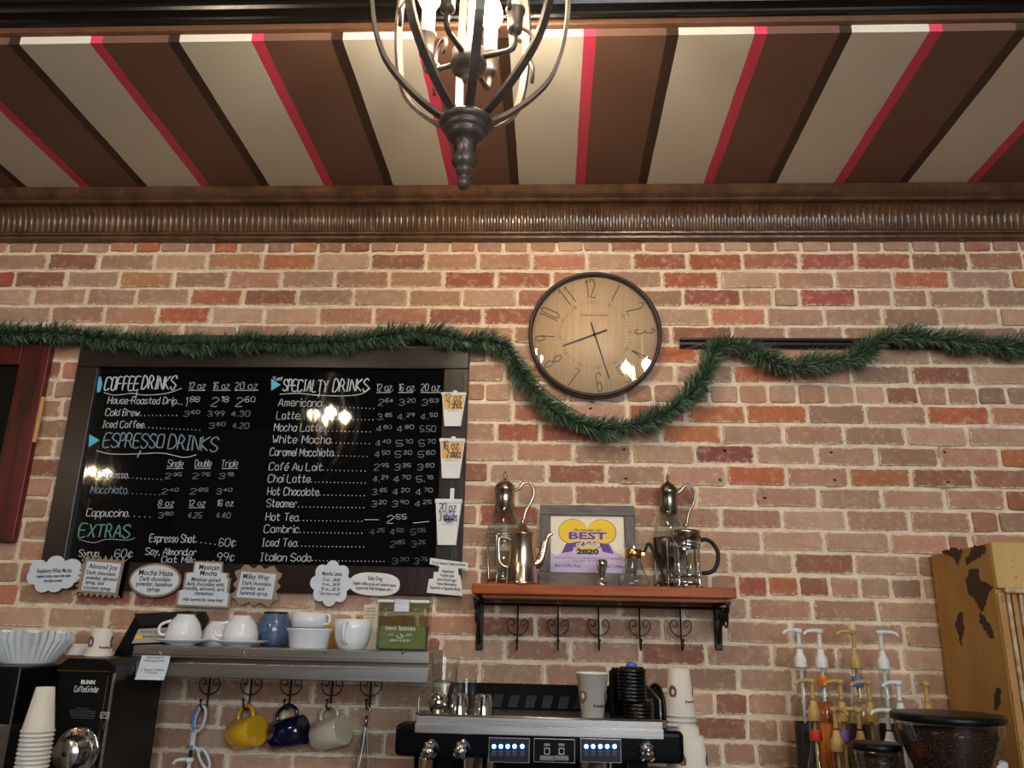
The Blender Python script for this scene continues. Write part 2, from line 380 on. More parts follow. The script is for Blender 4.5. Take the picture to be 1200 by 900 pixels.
def pen(mb, text, x0, x1, zb, h, y, th, slope=0, jit=.03, to3=None):
    """letter text between x0 and x1 on the plane y"""
    st, wd = strokes(text); sx = (x1-x0)/wd
    for pl in st:
        pts = []
        for (a, b) in pl:
            X = x0+a*sx+b*h*.06; pts.append((X+random.uniform(-jit, jit)*h, y, zb+b*h+slope*(X-x0)+random.uniform(-jit, jit)*h))
        if to3: pts = [to3(p) for p in pts]
        if len(pts) > 2: pts = smooth_path(pts, 3)
        mb.tube(pts, th, 4)
def font_mesh(text, size, bold=0, align='CENTER'):
    cu = bpy.data.curves.new('t', 'FONT'); cu.body = text; cu.size = size; cu.align_x = align; cu.offset = bold; cu.extrude = .0003; cu.resolution_u = 2
    o = bpy.data.objects.new('t', cu); C.objects.link(o); dg = bpy.context.evaluated_depsgraph_get(); me = bpy.data.meshes.new_from_object(o.evaluated_get(dg))
    vs = [v.co.copy() for v in me.vertices]; fs = [tuple(p.vertices) for p in me.polygons]
    bpy.data.objects.remove(o); bpy.data.curves.remove(cu); bpy.data.meshes.remove(me); return vs, fs
def printed(mb, text, cx, cz, size, y, width=None, bold=0, rot=0, align='CENTER', shear=0):
    vs, fs = font_mesh(text, size, bold, align)
    if not vs: return
    wd = max(v.x for v in vs)-min(v.x for v in vs); k = (width/wd) if width else 1; c, s = math.cos(rot), math.sin(rot); out = []
    for v in vs:
        X, Z = v.x*k+shear*v.y, v.y; out.append((cx+X*c-Z*s, y-v.z, cz+X*s+Z*c))
    mb.add(out, fs)
# ================================================================== the room
CH = .0677; LZ0 = 1.6+1.2658          # brick course height, height of the course line under the header row below the cornice
XL, XR = -3.0, 2.9
def struct(o): o['kind'] = 'structure'; return o
def x_at(px, z):
    py = 450
    for _ in range(12): p = at(px, py, 0); py += (p.z-z)/mz(px, py, 0)
    return at(px, py, 0).x
# mortar bed: an uneven sheet behind the bricks
def mortar():
    mb = MB(); nx, nz = 420, 190; z0, z1 = .84, 2.93
    vs = []
    for j in range(nz+1):
        for i in range(nx+1):
            x = XL+(XR-XL)*i/nx; z = z0+(z1-z0)*j/nz
            n = noise.noise(Vector((x*60, z*60, 1)))*.0026+noise.noise(Vector((x*17, z*17, 5)))*.0026
            y = .0022+n
            if any((x-hx)**2+(z-hz)**2 < .021**2 for hx, hz in HOLES) or any(a0 < x < a1 and b0 < z < b1 for a0, a1, b0, b1 in POCKETS): y = .0192
            vs.append((x, y, z))
    fs = [(j*(nx+1)+i, j*(nx+1)+i+1, (j+1)*(nx+1)+i+1, (j+1)*(nx+1)+i) for j in range(nz) for i in range(nx)]
    mb.add(vs, fs, True); k = len(mb.v)
    mb.box(XL, XR, .02, .12, 0, 4.0); mb.box(-4.6, XL, .0, .12, 0, 4.0); mb.box(XR, 4.6, .0, .12, 0, 4.0); mb.box(XL, XR, .006, .02, 0, .84); mb.box(XL, XR, .006, .02, 2.93, 4.0)
    return struct(mb.build('wall_back', 'mortar'))
J = {
-1: [10,41,71,101,129,159,189,220,250,280.5,312,342.5,373,402.5,434,465,497.5,527.5,557.5,589.5,652.5,684,715,754,785,816,847,877,909,938,970.7,1001.7,1033,1066.7,1097.7,1127.7,1161.7,1193],
0: [56,116,181,243,307,371,434,499,560.5,623,687.5,741,805,870,936,1002.7,1068,1135,1199],
1: [17,78,140,204,267,329.5,393,456,519.5,581,646,711,776,843,911,977.7,1046,1113,1185],
2: [38,101,160,222,285,349,414,478,542,606,671,736,800,869,906,936.7,1003,1045,1086.7,1155],
3: [60,122,184,247,309.5,373,437.5,502,566,632,698,765,831.7,898,965.7,1034,1101.7,1171],
4: [82,147,212,277.5,341,405,470,536,602,663,725,786,858,921.7,989,1056,1125,1195],
5: [571,632,694,755,817,885,952,1021.7,1090,1159],
6: [72,591,657,724,791,859,928.6,997.5,1066.7,1138],
7: [568,599.6,633,666,700,733,765,799,831,865.6,900,934,967.5,1001.7,1038,1076,1110,1146,1180],
8: [73,600.7,665,735,803.6,873.6,946,1014,1086,1160],
9: [580.7,633,704,775,845,918,989,1060.6,1132.8],
10: [63,604,672.6,740.5,814,884.7,956,1027,1099.5,1171.7],
11: [572,640,710,780.5,851,921,994.3,1067.5,1140.6],
12: [60,605,672.6,741.5,816,885.6,958,1033.6,1107,1177.8],
13: [559.5,631,700,770,844,917,992,1065.6,1137.5,1170],
14: [592,665,740,818,892,966,1042.5,1112,1140],
15: [20,560,632,706,780,855,929,1001.5,1076,1150],
16: [22,55,88,122,156,600,633,667,700,735,770,800,832,864,899.5,936,972.6,1007,1044,1081],
17: [21,88,156,655,726,800.6,876,952,1028.6],
18: [55,125,562,628,704,776.6,850,926,999,1060],
19: [85,160,516,591.7,668,750,827.5,904,980,1056.6],
20: [561.7,638,713,803,865,930,1000,1070],
21: [520,590,665,740,800,836.7,877.3,924,1000],
22: [560,640,720,800,876.5,912,985],
23: [530,610,690,770,846.7,887,960],
}
HEAD = {-1, 7, 16, 25}
MARK = [(144,287,'o'),(174,287,'O'),(265,287,'O'),(358,288,'o'),(684,290,'o'),(735,290,'r'),(1145,286,'r'),(275,307,'o'),(340,307,'O'),(655,308,'o'),(772,308,'R'),(837,308,'R'),(903,307,'r'),(970,307,'R'),(1030,307,'R'),(1170,307,'r'),
(5,327,'R'),(170,327,'o'),(550,330,'R'),(612,330,'R'),(675,330,'o'),(815,329,'R'),(1080,329,'O'),(1195,327,'o'),(255,349,'O'),(835,350,'R'),(970,350,'R'),(640,350,'r'),(215,370,'O'),(405,370,'o'),(470,370,'o'),(535,371,'R'),(600,371,'R'),(865,372,'o'),
(795,417,'O'),(850,417,'o'),(893,439,'O'),(625,439,'o'),(838,486,'O'),(910,486,'O'),(1123,487,'O'),(1190,487,'o'),(630,483,'r'),(760,482,'R'),(812,510,'O'),(607,506,'R'),(655,507,'R'),(849,534,'d'),(1190,535,'O'),(886,560,'O'),(1030,560,'O'),(1070,560,'o'),(1160,560,'r'),
(765,580,'O'),(800,582,'r'),(1200,585,'R'),(560,605,'d'),(600,605,'R'),(1150,610,'r'),(880,688,'R'),(917,688,'O'),(40,660,'r'),(200,700,'R'),(150,700,'r'),(60,527,'o'),(75,432,'o'),(75,480,'o'),(10,697,'o'),(1126,635,'k')]
PAL = {'o': (190,134,104), 'O': (188,114,82), 'R': (168,100,80), 'r': (168,114,92), 'd': (140,88,74), 'k': (168,114,92)}
DUST = [(192,156,132), (184,146,122), (188,152,126), (176,136,112), (196,160,136), (180,140,114), (188,142,116), (172,136,114)]
def variant(head, seed):
    rnd = random.Random(seed); hw, hh = (.044 if head else .0935), .0289; j = lambda a=.0026: rnd.uniform(-a, a)
    c = .006; pts = [(-hw+c+j(.003),-hh+j()),(0+j(.02),-hh+j()),(hw-c+j(.003),-hh+j()),(hw+j(),-hh+c+j()),(hw+j(),hh-c+j()),(hw-c+j(.003),hh+j()),(0+j(.02),hh+j()),(-hw+c+j(.003),hh+j()),(-hw+j(),hh-c+j()),(-hw+j(),-hh+c+j())]
    n = len(pts); vs = []
    for y, k in ((.02, 0), (.0035, 0), (-.0015, .0022)):
        for x, z in pts: vs.append((x-math.copysign(min(abs(x), k), x), y+(j(.0012) if y < 0 else 0), z-math.copysign(min(abs(z), k), z)))
    vs.append((j(.02), -.0022, j(.008)))
    fs = [(r*n+i, r*n+(i+1) % n, (r+1)*n+(i+1) % n, (r+1)*n+i) for r in range(2) for i in range(n)]+[(2*n+i, 2*n+(i+1) % n, 3*n) for i in range(n)]
    return vs, fs
VAR = {h: [variant(h, 10*i+h) for i in range(10)] for h in (0, 1)}
def to_px(p):
    d = p-CAM; z = d.dot(_f); return 600+FPX*d.dot(_rr)/z, 450-FPX*d.dot(_uu)/z
HIDE = [(100,412,540,692), (-60,408,30,632), (1110,655,1260,900), (465,850,800,900), (65,790,190,900), (160,757,500,795), (-60,770,60,900), (560,806,775,850)]
rb = random.Random(3); bricks = []
for k in range(-1, 30):
    head = k in HEAD; P = .0985 if head else .197
    zm = LZ0-(k+.5)*CH
    xs = sorted(x_at(p, zm) for p in J.get(k, []))
    if not xs: xs = [rb.uniform(0, P)-1]
    full = [xs[0]]
    for a in xs[1:]:
        g = a-full[-1]
        if g > 1.5*P:
            n = max(1, round(g/P)); b0 = full[-1]
            for i in range(1, n): full.append(b0+g*i/n+rb.uniform(-.008, .008))
        full.append(a)
    while full[0] > XL+.03: full.insert(0, full[0]-P*rb.uniform(.96, 1.04))
    while full[-1] < XR-.03: full.append(full[-1]+P*rb.uniform(.96, 1.04))
    full = [x for x in full if XL+.005 <= x <= XR-.005]
    for a, b in zip(full, full[1:]):
        if b-a < .03: continue
        bricks.append([(a+b)/2, zm+rb.uniform(-.0015, .0015), b-a-.0095, k])
def inside(px, py): return any(x0 <= px <= x1 and y0 <= py <= y1 for x0, y0, x1, y1 in HIDE)
rank = []
for i, (x, z, wd, k) in enumerate(bricks):
    px, py = to_px(Vector((x, 0, z))); hwpx = wd/2/mx(px, py, 0)
    vis = sum(1 for t in (-.9, -.45, 0, .45, .9) if 0 <= px+t*hwpx <= 1200 and 282 < py < 898 and not inside(px+t*hwpx, py))
    rank.append((vis/5*wd*24/mz(px, py, 0)*.02, i, px, py, hwpx))
# drilled anchor holes: each is a real bore in its brick; one broken brick sits deep in its pocket
HOLES = []; BORE = {}; POCKETS = []
for px, py in ((731,525),(733,561.6),(849,528),(850,563),(973.6,530),(977.8,563),(1102,529.5),(1110.6,565.5),(692,474.5),(896,584)):
    p = at(px, py, 0); i = min(range(len(bricks)), key=lambda q: max(0, abs(bricks[q][0]-p.x)-bricks[q][2]/2)+max(0, abs(bricks[q][1]-p.z)-.029))
    x, z, wd, k = bricks[i]; hx = min(max(p.x, x-wd/2+.016), x+wd/2-.016); hz = min(max(p.z, z-.015), z+.015)
    if i not in BORE: BORE[i] = (hx, hz); HOLES.append((hx, hz))
for _, i, px, py, hwpx in rank:
    if abs(1126-px) < hwpx*.96 and abs(635-py) < 11: x, z, wd, k = bricks[i]; POCKETS.append((x-wd/2-.004, x+wd/2+.004, z-.033, z+.033))
wall = mortar()
single = {i for s, i, *_ in sorted(rank, reverse=True)[:300] if s > 0}
shared = {}; far = MB(); far.cols = []
for s, i, px, py, hwpx in rank:
    x, z, wd, k = bricks[i]; typ = None
    for mxp, myp, t in MARK:
        if abs(mxp-px) < hwpx*.96 and abs(myp-py) < 11: typ = t
    if typ: col = PAL[typ]; col = tuple(c*rb.uniform(.95, 1.05) for c in col)
    else: col = rb.choice(DUST); q = rb.uniform(.92, 1.06); col = tuple(c*q for c in col)
    if not typ and rb.random() < (.06): col = tuple(c*.92 for c in PAL['r'])
    h = 1 if wd < .125 else 0; vi = rb.randrange(10); base = .088 if h else .187; yo = rb.uniform(-.0035, .001)+(.016 if typ == 'k' else 0); sc = wd/base; sz = rb.uniform(.97, 1.04)
    rz = rb.uniform(-.006, .006)
    if i in BORE:          # front face opens onto a bore with a floor deep inside the brick
        vs, fs = VAR[h][vi]; n = 10; cxh, czh = (BORE[i][0]-x)/sc, (BORE[i][1]-z)/sz; vs = list(vs[:30]); R = .0058
        for yb in (-.0014, .0185):
            for q in range(n): a = math.atan2((vs[20+q][2]-czh)*sz, (vs[20+q][0]-cxh)*sc); vs.append((cxh+R*math.cos(a)/sc, yb, czh+R*math.sin(a)/sz))
        fs = list(fs[:20])+[(20+q, 20+(q+1) % n, 30+(q+1) % n, 30+q) for q in range(n)]+[(30+q, 30+(q+1) % n, 40+(q+1) % n, 40+q) for q in range(n)]+[tuple(range(40, 50))]
        mb = MB(); mb.add(vs, fs); o = mb.build('brick', 'brick', wall); o.location = (x, yo, z); o.scale = (sc, 1, sz); o.color = lin(col)
    elif i in single:
        if (h, vi) not in shared:
            mb = MB(); mb.add(*VAR[h][vi]); o = mb.build('brick', 'brick', wall); shared[(h, vi)] = o.data
        else:
            o = bpy.data.objects.new('brick', shared[(h, vi)]); C.objects.link(o); o.parent = wall
        o.location = (x, yo, z); o.scale = (sc, 1, sz); o.rotation_euler = (0, rz, 0); o.color = lin(col)
    else:
        vs, fs = VAR[h][vi]; far.add([(x+a*sc, yo+b, z+c*sz) for a, b, c in vs], fs); far.cols += [lin(col)]*len(vs)
o = far.build('brick_infill', 'brick_far', wall); o['kind'] = 'stuff'
# fluted metal cornice
ZS = at(600, 216, -.12).z                      # underside of the striped ceiling
zb = at(600, 280, -.03).z
cx0, cx1 = -3.2, 3.1
prof = [(.02, zb), (-.022, zb), (-.03, zb+.004), (-.031, zb+.010), (-.024, zb+.014), (-.026, zb+.017), (-.034, zb+.020), (-.035, zb+.026), (-.026, zb+.031)]
zr0, zr1 = zb+.031, zb+.031+.082
cove = [(-.026-.044*(1-math.cos(t*PI/2)), zr0+(zr1-zr0)*math.sin(t*PI/2)) for t in [i/8 for i in range(9)]]
prof += cove[1:]+[(-.088, zr1), (-.094, zr1+.004), (-.094, zr1+.009), (-.1, zr1+.011), (-.112, zr1+.016), (-.118, zr1+.024), (-.118, ZS), (.02, ZS)]
mb = MB(); mb.xprism(prof, cx0, cx1); cor = struct(mb.build('trim_1', 'cornice'))
RS = .0213
mb = MB(); path = [(0, y-.001, z) for y, z in cove]; vs = []; nseg = 5
for i, (x, y, z) in enumerate(path):
    t = i/8; rr = .0085*(1-.15*abs(t-.45)); dy, dz = -math.cos(t*PI/2*.9), .55*math.sin(t*PI/2)
    for q in range(nseg+1):
        a = PI*q/nseg; vs.append((rr*math.cos(a), y+dy*rr*.9*math.sin(a)+.001, z+dz*0*math.sin(a)))
mb.add(vs, [(i*(nseg+1)+q, i*(nseg+1)+q+1, (i+1)*(nseg+1)+q+1, (i+1)*(nseg+1)+q) for i in range(8) for q in range(nseg)], True)
rib0 = mb.build('flute', 'cornice', cor); n = 0
x = -2.6
while x < 2.45:
    if n: o = rib0.copy(); C.objects.link(o)
    else: o = rib0
    o.location = (x, 0, 0); x += RS; n += 1
for px in (105, 815, 1192):
    p = at(px, 250, -.05); mb = MB(); mb.xprism([(a-.0015, b) for a, b in prof], p.x-.002, p.x+.002); mb.build('seam', 'cornice', cor)
# striped ceiling over the bar with its painted lip
YF = -2.585+(ZS-1.6)/math.tan(math.radians(40.02))   # front edge
LIP = .024
mb = MB(); mb.xprism([(.1, ZS), (YF, ZS), (YF, ZS+LIP), (YF+.02, ZS+.2), (.1, ZS+.2)], -4.5, 4.5); struct(mb.build('ceiling', 'striped'))
z = ZS+LIP
mb = MB(); mb.xprism([(YF+.02, z-.001), (YF-.004, z-.001), (YF-.012, z+.002), (YF-.016, z+.008), (YF-.016, z+.016), (YF+.02, z+.02)], -4.5, 4.5); struct(mb.build('trim_2', 'brown_trim'))
mb = MB(); mb.xprism([(YF+.02, z+.012), (YF-.012, z+.014), (YF-.024, z+.016), (YF-.028, z+.022), (YF-.028, z+.030), (YF-.034, z+.034), (YF-.046, z+.038), (YF-.05, z+.046), (YF-.05, z+.056), (YF-.058, z+.06), (YF-.07, z+.08), (YF-.074, z+.11), (YF-.09, z+.118), (YF-.13, z+.16), (YF-.2, z+.26), (YF-.22, z+.3), (YF-.22, z+.36), (YF+.02, z+.36)], -4.5, 4.5)
struct(mb.build('trim_3', 'black_gloss'))
# rest of the shop: floor, side walls, window wall behind the camera, high ceiling
mb = MB(); mb.box(-4.6, 4.6, -7.1, .1, -.1, 0); struct(mb.build('floor', 'floor_wood'))
mb = MB(); mb.box(-4.7, -4.5, -7.1, 0, 0, 4.0); struct(mb.build('wall_left', 'plaster'))
mb = MB(); mb.box(4.5, 4.7, -7.1, 0, 0, 4.0); struct(mb.build('wall_right', 'plaster'))
mb = MB(); mb.box(-4.5, 4.5, -7.15, -7.0, 0, 4.0); struct(mb.build('wall_front', 'plaster'))
mb = MB(); mb.box(-4.5, 4.5, -7.0, YF-.1, 3.9, 4.0); mb.box(-4.5, 4.5, YF-.1, YF+.02, ZS+LIP+.35, 3.95); struct(mb.build('ceiling_high', 'dark_ceiling'))
for i, (x, wd, zc, ht) in enumerate(((.75, 1.4, 2.7, 1.9), (2.55, 1.4, 2.7, 1.9))):
    mb = MB(); a, b, z0, z1 = x-wd/2, x+wd/2, zc-ht/2, zc+ht/2
    for r in ((a-.08, a, z0-.08, z1+.08), (b, b+.08, z0-.08, z1+.08), (a, b, z0-.08, z0), (a, b, z1, z1+.08)): mb.box(r[0], r[1], -7.02, -6.9, r[2], r[3])
    o = struct(mb.build('window_%d' % (i+1), 'board_frame'))
# back counter the machines stand on
ct = thing('back_counter', 'dark back counter along the foot of the brick wall', 'counter', (0, -.36, 0))
mb = MB(); mb.rbox(-2.9, 2.6, -.72, -.008, .86, .9, .006); mb.build('worktop', 'counter_top', ct, True)
mb = MB(); mb.box(-2.88, 2.58, -.66, -.01, 0, .86); mb.build('cabinet_body', 'board_frame', ct, True)
CT = .9
# ================================================================== chandelier
def chandelier(label, loc, key):
    t = thing('chandelier', label, 'chandelier', loc)     # origin at the tip of the finial
    mb = MB(); mb.lathe([(.0001,0),(.008,.002),(.0125,.010),(.012,.018),(.007,.026),(.009,.029),(.016,.034),(.017,.042),(.014,.047)], seg=18)
    mb.lathe([(.014,.046),(.021,.053),(.0225,.062),(.020,.071),(.0165,.079),(.018,.083),(.0195,.092),(.019,.096),(.022,.1)], seg=16, flute=.14, nf=8); mb.build('finial', 'bronze', t)
    mb = MB(); mb.lathe([(.019,.096),(.021,.102),(.030,.105),(.036,.111),(.037,.116),(.034,.118),(.041,.121),(.044,.126),(.044,.129),(.040,.131),(.048,.134),(.052,.140),(.052,.146),(.046,.150),(.030,.154),(.008,.158),(.0001,.16)], seg=30); mb.build('bottom_hub', 'bronze', t)
    prof = [(.030,.146),(.048,.158),(.075,.180),(.112,.222),(.141,.268),(.159,.325),(.168,.38),(.173,.435),(.174,.49),(.169,.55),(.156,.615),(.13,.675),(.095,.725),(.055,.76),(.03,.775)]
    prof = [(r*(1 if r < .04 else 1.16), z) for r, z in prof]
    sp = smooth_path([(r, 0, z) for r, z in prof], 3)
    for k in range(8):
        a = 2*PI*k/8+.22; mb = MB(); hw, th = .0085, .0038; vs = []
        for i, p in enumerate(sp):
            d = (sp[min(i+1, len(sp)-1)]-sp[max(i-1, 0)]).normalized(); nrm = Vector((d.z, 0, -d.x))
            for s1, s2 in ((-1,-1),(1,-1),(1,1),(-1,1)):
                q = p+nrm*th*s2; vs.append((q.x*math.cos(a)-hw*s1*math.sin(a), q.x*math.sin(a)+hw*s1*math.cos(a), q.z))
        n = len(sp); fs = [(i*4+j, i*4+(j+1) % 4, (i+1)*4+(j+1) % 4, (i+1)*4+j) for i in range(n-1) for j in range(4)]+[(0,1,2,3),((n-1)*4,(n-1)*4+3,(n-1)*4+2,(n-1)*4+1)]
        mb.add(vs, fs); mb.build('cage_bar', 'bronze', t)
        if k % 2 == 0:                                             # scroll riding inside every other bar
            pts = []
            for i in range(26):
                u = i/25; ang = -1.2+u*5.6; rr = .034*(1-.62*u); pts.append((.125+rr*math.cos(ang), 0, .40+rr*math.sin(ang)))
            pts = [(.150,0,.300),(.152,0,.335)]+pts
            mb = MB(); mb.tube([(x*math.cos(a+.39), x*math.sin(a+.39), z) for x, _, z in pts], .0042, 6); mb.build('scroll', 'bronze', t)
    mb = MB(); mb.lathe([(.0001,.76),(.03,.765),(.034,.775),(.03,.79),(.012,.80),(.010,.83),(.0001,.83)], seg=20); mb.build('top_hub', 'bronze', t)
    mb = MB(); mb.tube([(0,0,.82),(0,0,3.9-loc[2])], .007, 8); mb.lathe([(.0001,3.86-loc[2]),(.06,3.87-loc[2]),(.065,3.9-loc[2]),(.0001,3.9-loc[2])]); mb.build('hanging_rod', 'bronze', t)
    hz = .285
    mb = MB(); mb.lathe([(.0001,hz-.052),(.009,hz-.05),(.013,hz-.04),(.009,hz-.03),(.006,hz-.027),(.024,hz-.024),(.034,hz-.018),(.037,hz-.008),(.034,hz),(.034,hz+.022),(.022,hz+.03),(.012,hz+.036),(.012,hz+.05),(.006,hz+.06),(.006,.77)], seg=24); mb.build('center_hub', 'bronze', t)
    for k in range(4):
        a = math.radians(70+90*k); ca, sa = math.cos(a), math.sin(a); R = .098; P = lambda r, z: (r*ca, r*sa, z)
        arm = MB(); arm.tube([P(.03,hz+.003),P(R-.014,hz+.0),P(R-.004,hz+.004),P(R,hz+.014),P(R,hz+.04)], .0058, 8); ao = arm.build('arm', 'bronze', t)
        mb = MB(); mb.lathe([(.006,hz+.036),(.014,hz+.042),(.015,hz+.05),(.0135,hz+.053),(.0145,hz+.06),(.0165,hz+.085),(.0195,hz+.088),(.0195,hz+.094),(.012,hz+.097)], (R*ca, R*sa, 0), 18); mb.build('candle_cup', 'bronze', ao)
        mb = MB(); mb.lathe([(.0142,hz+.092),(.0142,hz+.155),(.008,hz+.157)], (R*ca, R*sa, 0), 16); mb.build('candle_sleeve', 'sleeve', ao)
        mb = MB(); zb_ = hz+.154; mb.lathe([(.010,zb_),(.017,zb_+.012),(.024,zb_+.03),(.0235,zb_+.047),(.016,zb_+.072),(.006,zb_+.09),(.0015,zb_+.102),(.0001,zb_+.104)], (R*ca, R*sa, 0), 16); bo = mb.build('bulb', 'bulb', ao)
        wp = Vector(loc)+Vector((R*ca, R*sa, zb_+.05)); u_, v_ = to_px(wp); seen = (wp-CAM).dot(_f) > 0 and 0 <= u_ <= 1200 and 0 <= v_ <= 900
        nm = '%s_bulb_%d%s' % (key, k+1, '' if seen else '_offscreen'); l = bpy.data.lights.new(nm, 'POINT'); l.energy = BULB_W; l.color = WARM; l.shadow_soft_size = .03
        lo = bpy.data.objects.new(nm, l); C.objects.link(lo); lo.parent = t; lo.location = (R*ca, R*sa, zb_+.05)
    return t
tip = at(543, 222, -1.235)
chandelier('bronze open-cage chandelier with lit candle bulbs hanging over the bar', (tip.x, -1.235, tip.z), 'bar_chandelier')
r2 = at(385, 497, 2.42); chandelier('lit cage chandelier in the room mirrored in the glossy menu board', (r2.x, -2.45, tip.z+.02), 'menu_board_chandelier')
r4 = at(750, 432, 2.374); chandelier('lit cage chandelier in the room mirrored in the clock glass', (r4.x, -2.45, r4.z-.49), 'clock_chandelier')   # the warm reflection low on the right of the clock
r3 = at(110, 563, 4.55); chandelier('lit cage chandelier far back by the door', (r3.x, -4.58, tip.z+.02), 'far_chandelier')
# ================================================================== wall clock
p = at(697, 391.5, -.03); RC = 78*mx(697, 391, -.03)
ck = thing('wall_clock', 'round wall clock with woodgrain face and thin black numerals', 'clock', (p.x, 0, p.z))
TLT = math.radians(4.5)
mb = MB(); mb.ring([(RC-.014,-.002),(RC-.004,-.002),(RC,-.008),(RC,-.042),(RC-.003,-.046),(RC-.009,-.046),(RC-.012,-.042),(RC-.013,-.024)], seg=72, axis=(0,1,0)); mb.build('rim', 'clock_rim', ck)
mb = MB(); mb.lathe([(.0001,-.024),(RC-.012,-.024),(RC-.012,-.004),(.0001,-.004)], seg=64, axis=(0,1,0)); mb.build('face', 'clock_face', ck)
def ckpt(r, a, u=0, v=0):        # polar position plus offset along the tangent / outward
    a -= TLT; return (math.sin(a)*(r+v)+math.cos(a)*u, -.0252, math.cos(a)*(r+v)-math.sin(a)*u)
for h in range(1, 13):
    a = h*PI/6; flip = 4 <= h <= 8; st, wd = strokes(str(h)); mb = MB(); H = RC*.30; W = RC*(.075 if len(str(h)) == 1 else .14)
    for pl in st:
        pts = []
        for (x, y) in pl:
            u = (x/wd-.5)*W; v = (y-.5)*H
            if h == 1: u = 0
            if flip: u, v = -u, -v
            pts.append(ckpt(RC*.755, a, u, v))
        mb.tube(pts, .0016, 4)
    mb.build('numeral', 'black', ck)
mb = MB()
for k in range(60):
    a = k*PI/30; L = .052 if k % 5 == 0 else .04
    for du in ((-.004, 0, .004) if k % 5 == 0 else (0,)): mb.tube([ckpt(RC*.50, a, du), ckpt(RC*(.50+L/ .8*.9), a, du)], .0005, 4)
mb.build('minute_track', 'ink', ck)
mb = MB(); printed(mb, 'STERLING & NOBLE', 0, RC*.3, .011, -.0245, width=RC*.42); mb.build('maker_name', 'ink_grey', ck)
def hand(name, ang, L, back, wd, y):
    s, c = math.sin(ang), math.cos(ang); P = lambda r, o: (s*r+c*o, c*r-s*o); mb = MB()
    mb.prism([P(-back, -wd), P(L, -wd*.7), P(L, wd*.7), P(-back, wd)], y-.0012, y); mb.build(name, 'black', ck)
hand('hour_hand', math.radians(249), RC*.52, RC*.2, .0032, -.0262)
hand('minute_hand', math.radians(163.5), RC*.74, RC*.2, .0022, -.0288)
mb = MB(); mb.lathe([(.0001,-.031),(.005,-.031),(.005,-.024)], seg=12, axis=(0,1,0)); mb.build('hand_cap', 'black', ck)
mb = MB(); mb.shell([(.0001,-.038),(RC-.011,-.038)], seg=48, axis=(0,1,0)); mb.build('glass', 'clock_glass', ck)

# ================================================================== picture rails
def rail(x0, x1, z0, z1, label):
    t = thing('picture_rail', label, 'rail', ((x0+x1)/2, 0, z0)); h = z1-z0
    mb = MB(); mb.xprism([(.004, z0), (-.016, z0), (-.02, z0+.15*h), (-.016, z0+.35*h), (-.016, z0+.6*h), (-.026, z0+.78*h), (-.026, z1), (.004, z1)], x0, x1); mb.build('moulding', 'board_frame', t, True)
a, b = at(797, 407, -.02), at(1000, 397, -.02); rail(a.x, 2.6, a.z, b.z, 'black wooden rail behind the garland to the right of the clock')
a, b = at(60, 403, -.02), at(578, 396, -.02); rail(-2.8, b.x, a.z+.003, b.z+.004, 'black wooden rail behind the garland above the menu board')

# ================================================================== menu board
YB = -.03
bx0, bx1 = (at(93,405,YB).x+at(50,653,YB).x)/2, (at(550,410,YB).x+at(542,640,YB).x)/2
bz1 = (at(93,405,YB).z+at(550,408,YB).z)/2; bz0 = (at(541,698,YB).z+at(60,690,YB).z)/2
mbd = thing('menu_board', 'large black menu board with hand-lettered coffee prices in a dark wooden frame', 'menu board', ((bx0+bx1)/2, 0, bz0))
fl, frr, ft, fb = .076, .083, .074, .085
for x0, x1, z0, z1 in ((bx0, bx0+fl, bz0, bz1-ft), (bx1-frr, bx1, bz0, bz1-ft), (bx0, bx1, bz1-ft, bz1), (bx0+fl, bx1-frr, bz0, bz0+fb)):
    mb = MB(); mb.rbox(x0, x1, YB, -.004, z0, z1, .003); mb.build('frame_board', 'board_frame', mbd, True)
YP = -.016
mb = MB(); mb.box(bx0+fl-.01, bx1-frr+.01, YP, -.006, bz0+fb-.01, bz1-ft+.01); mb.build('panel', 'chalkboard', mbd, True)
def chalk(name, items, m, th=.0016):
    mb = MB()
    for it in items:
        text, x0, x1, y0, h = it[:5]; y1 = it[5] if len(it) > 5 else y0
        A, B = at(x0, y0, YP-.001), at(x1, y1, YP-.001); pen(mb, text, A.x, B.x, A.z, h*mz(x0, y0, YP), YP-.001, th, slope=(B.z-A.z)/(B.x-A.x), jit=.035)
    return mb.build(name, m, mbd, True)
def dots(mb, x0, x1, y0, y1, n=None):
    n = n or max(3, int((x1-x0)/4.2))
    for i in range(n):
        q = at(x0+(x1-x0)*i/(n-1), y0+(y1-y0)*i/(n-1), YP-.0005); r = .0014; mb.box(q.x-r, q.x+r, YP-.0016, YP-.0004, q.z-r, q.z+r)
def line(pts, name, m, th=.0016):
    mb = MB(); mb.tube(smooth_path([tuple(at(x, y, YP-.001)) for x, y in pts], 5), th, 4); return mb.build(name, m, mbd, True)
W_, Gy, Dm = 'chalk_white', 'chalk_grey', 'chalk_dim'
chalk('heading', [('COFFEE', 122.5, 162, 457, 15), ('DRINKS', 166, 205, 456, 15)], W_, .0025)
chalk('heading', [('ESPRESSO', 121, 190, 524, 16, 525), ('DRINKS', 197, 254, 526, 16, 529)], Gy, .0024)
chalk('heading', [('SPECIALTY', 331, 383, 458, 13, 459), ('DRINKS', 390, 431, 459, 14, 458)], W_, .0025)
chalk('heading', [('EXTRAS', 92, 151, 629, 15, 630)], 'chalk_green', .0024)
chalk('heading', [('Yum!', 319, 330, 446, 5)], W_, .0012)
line([(122,460),(135,463),(155,461),(170,463),(195,461),(213,455)], 'underline', W_); line([(113,528),(130,532),(160,532),(190,531),(215,536),(230,533)], 'underline', W_)
line([(328,462),(350,461),(370,463),(400,464),(422,462),(434,455)], 'underline', W_); line([(92,632),(110,636),(125,632),(150,633),(158,630)], 'underline', Gy)
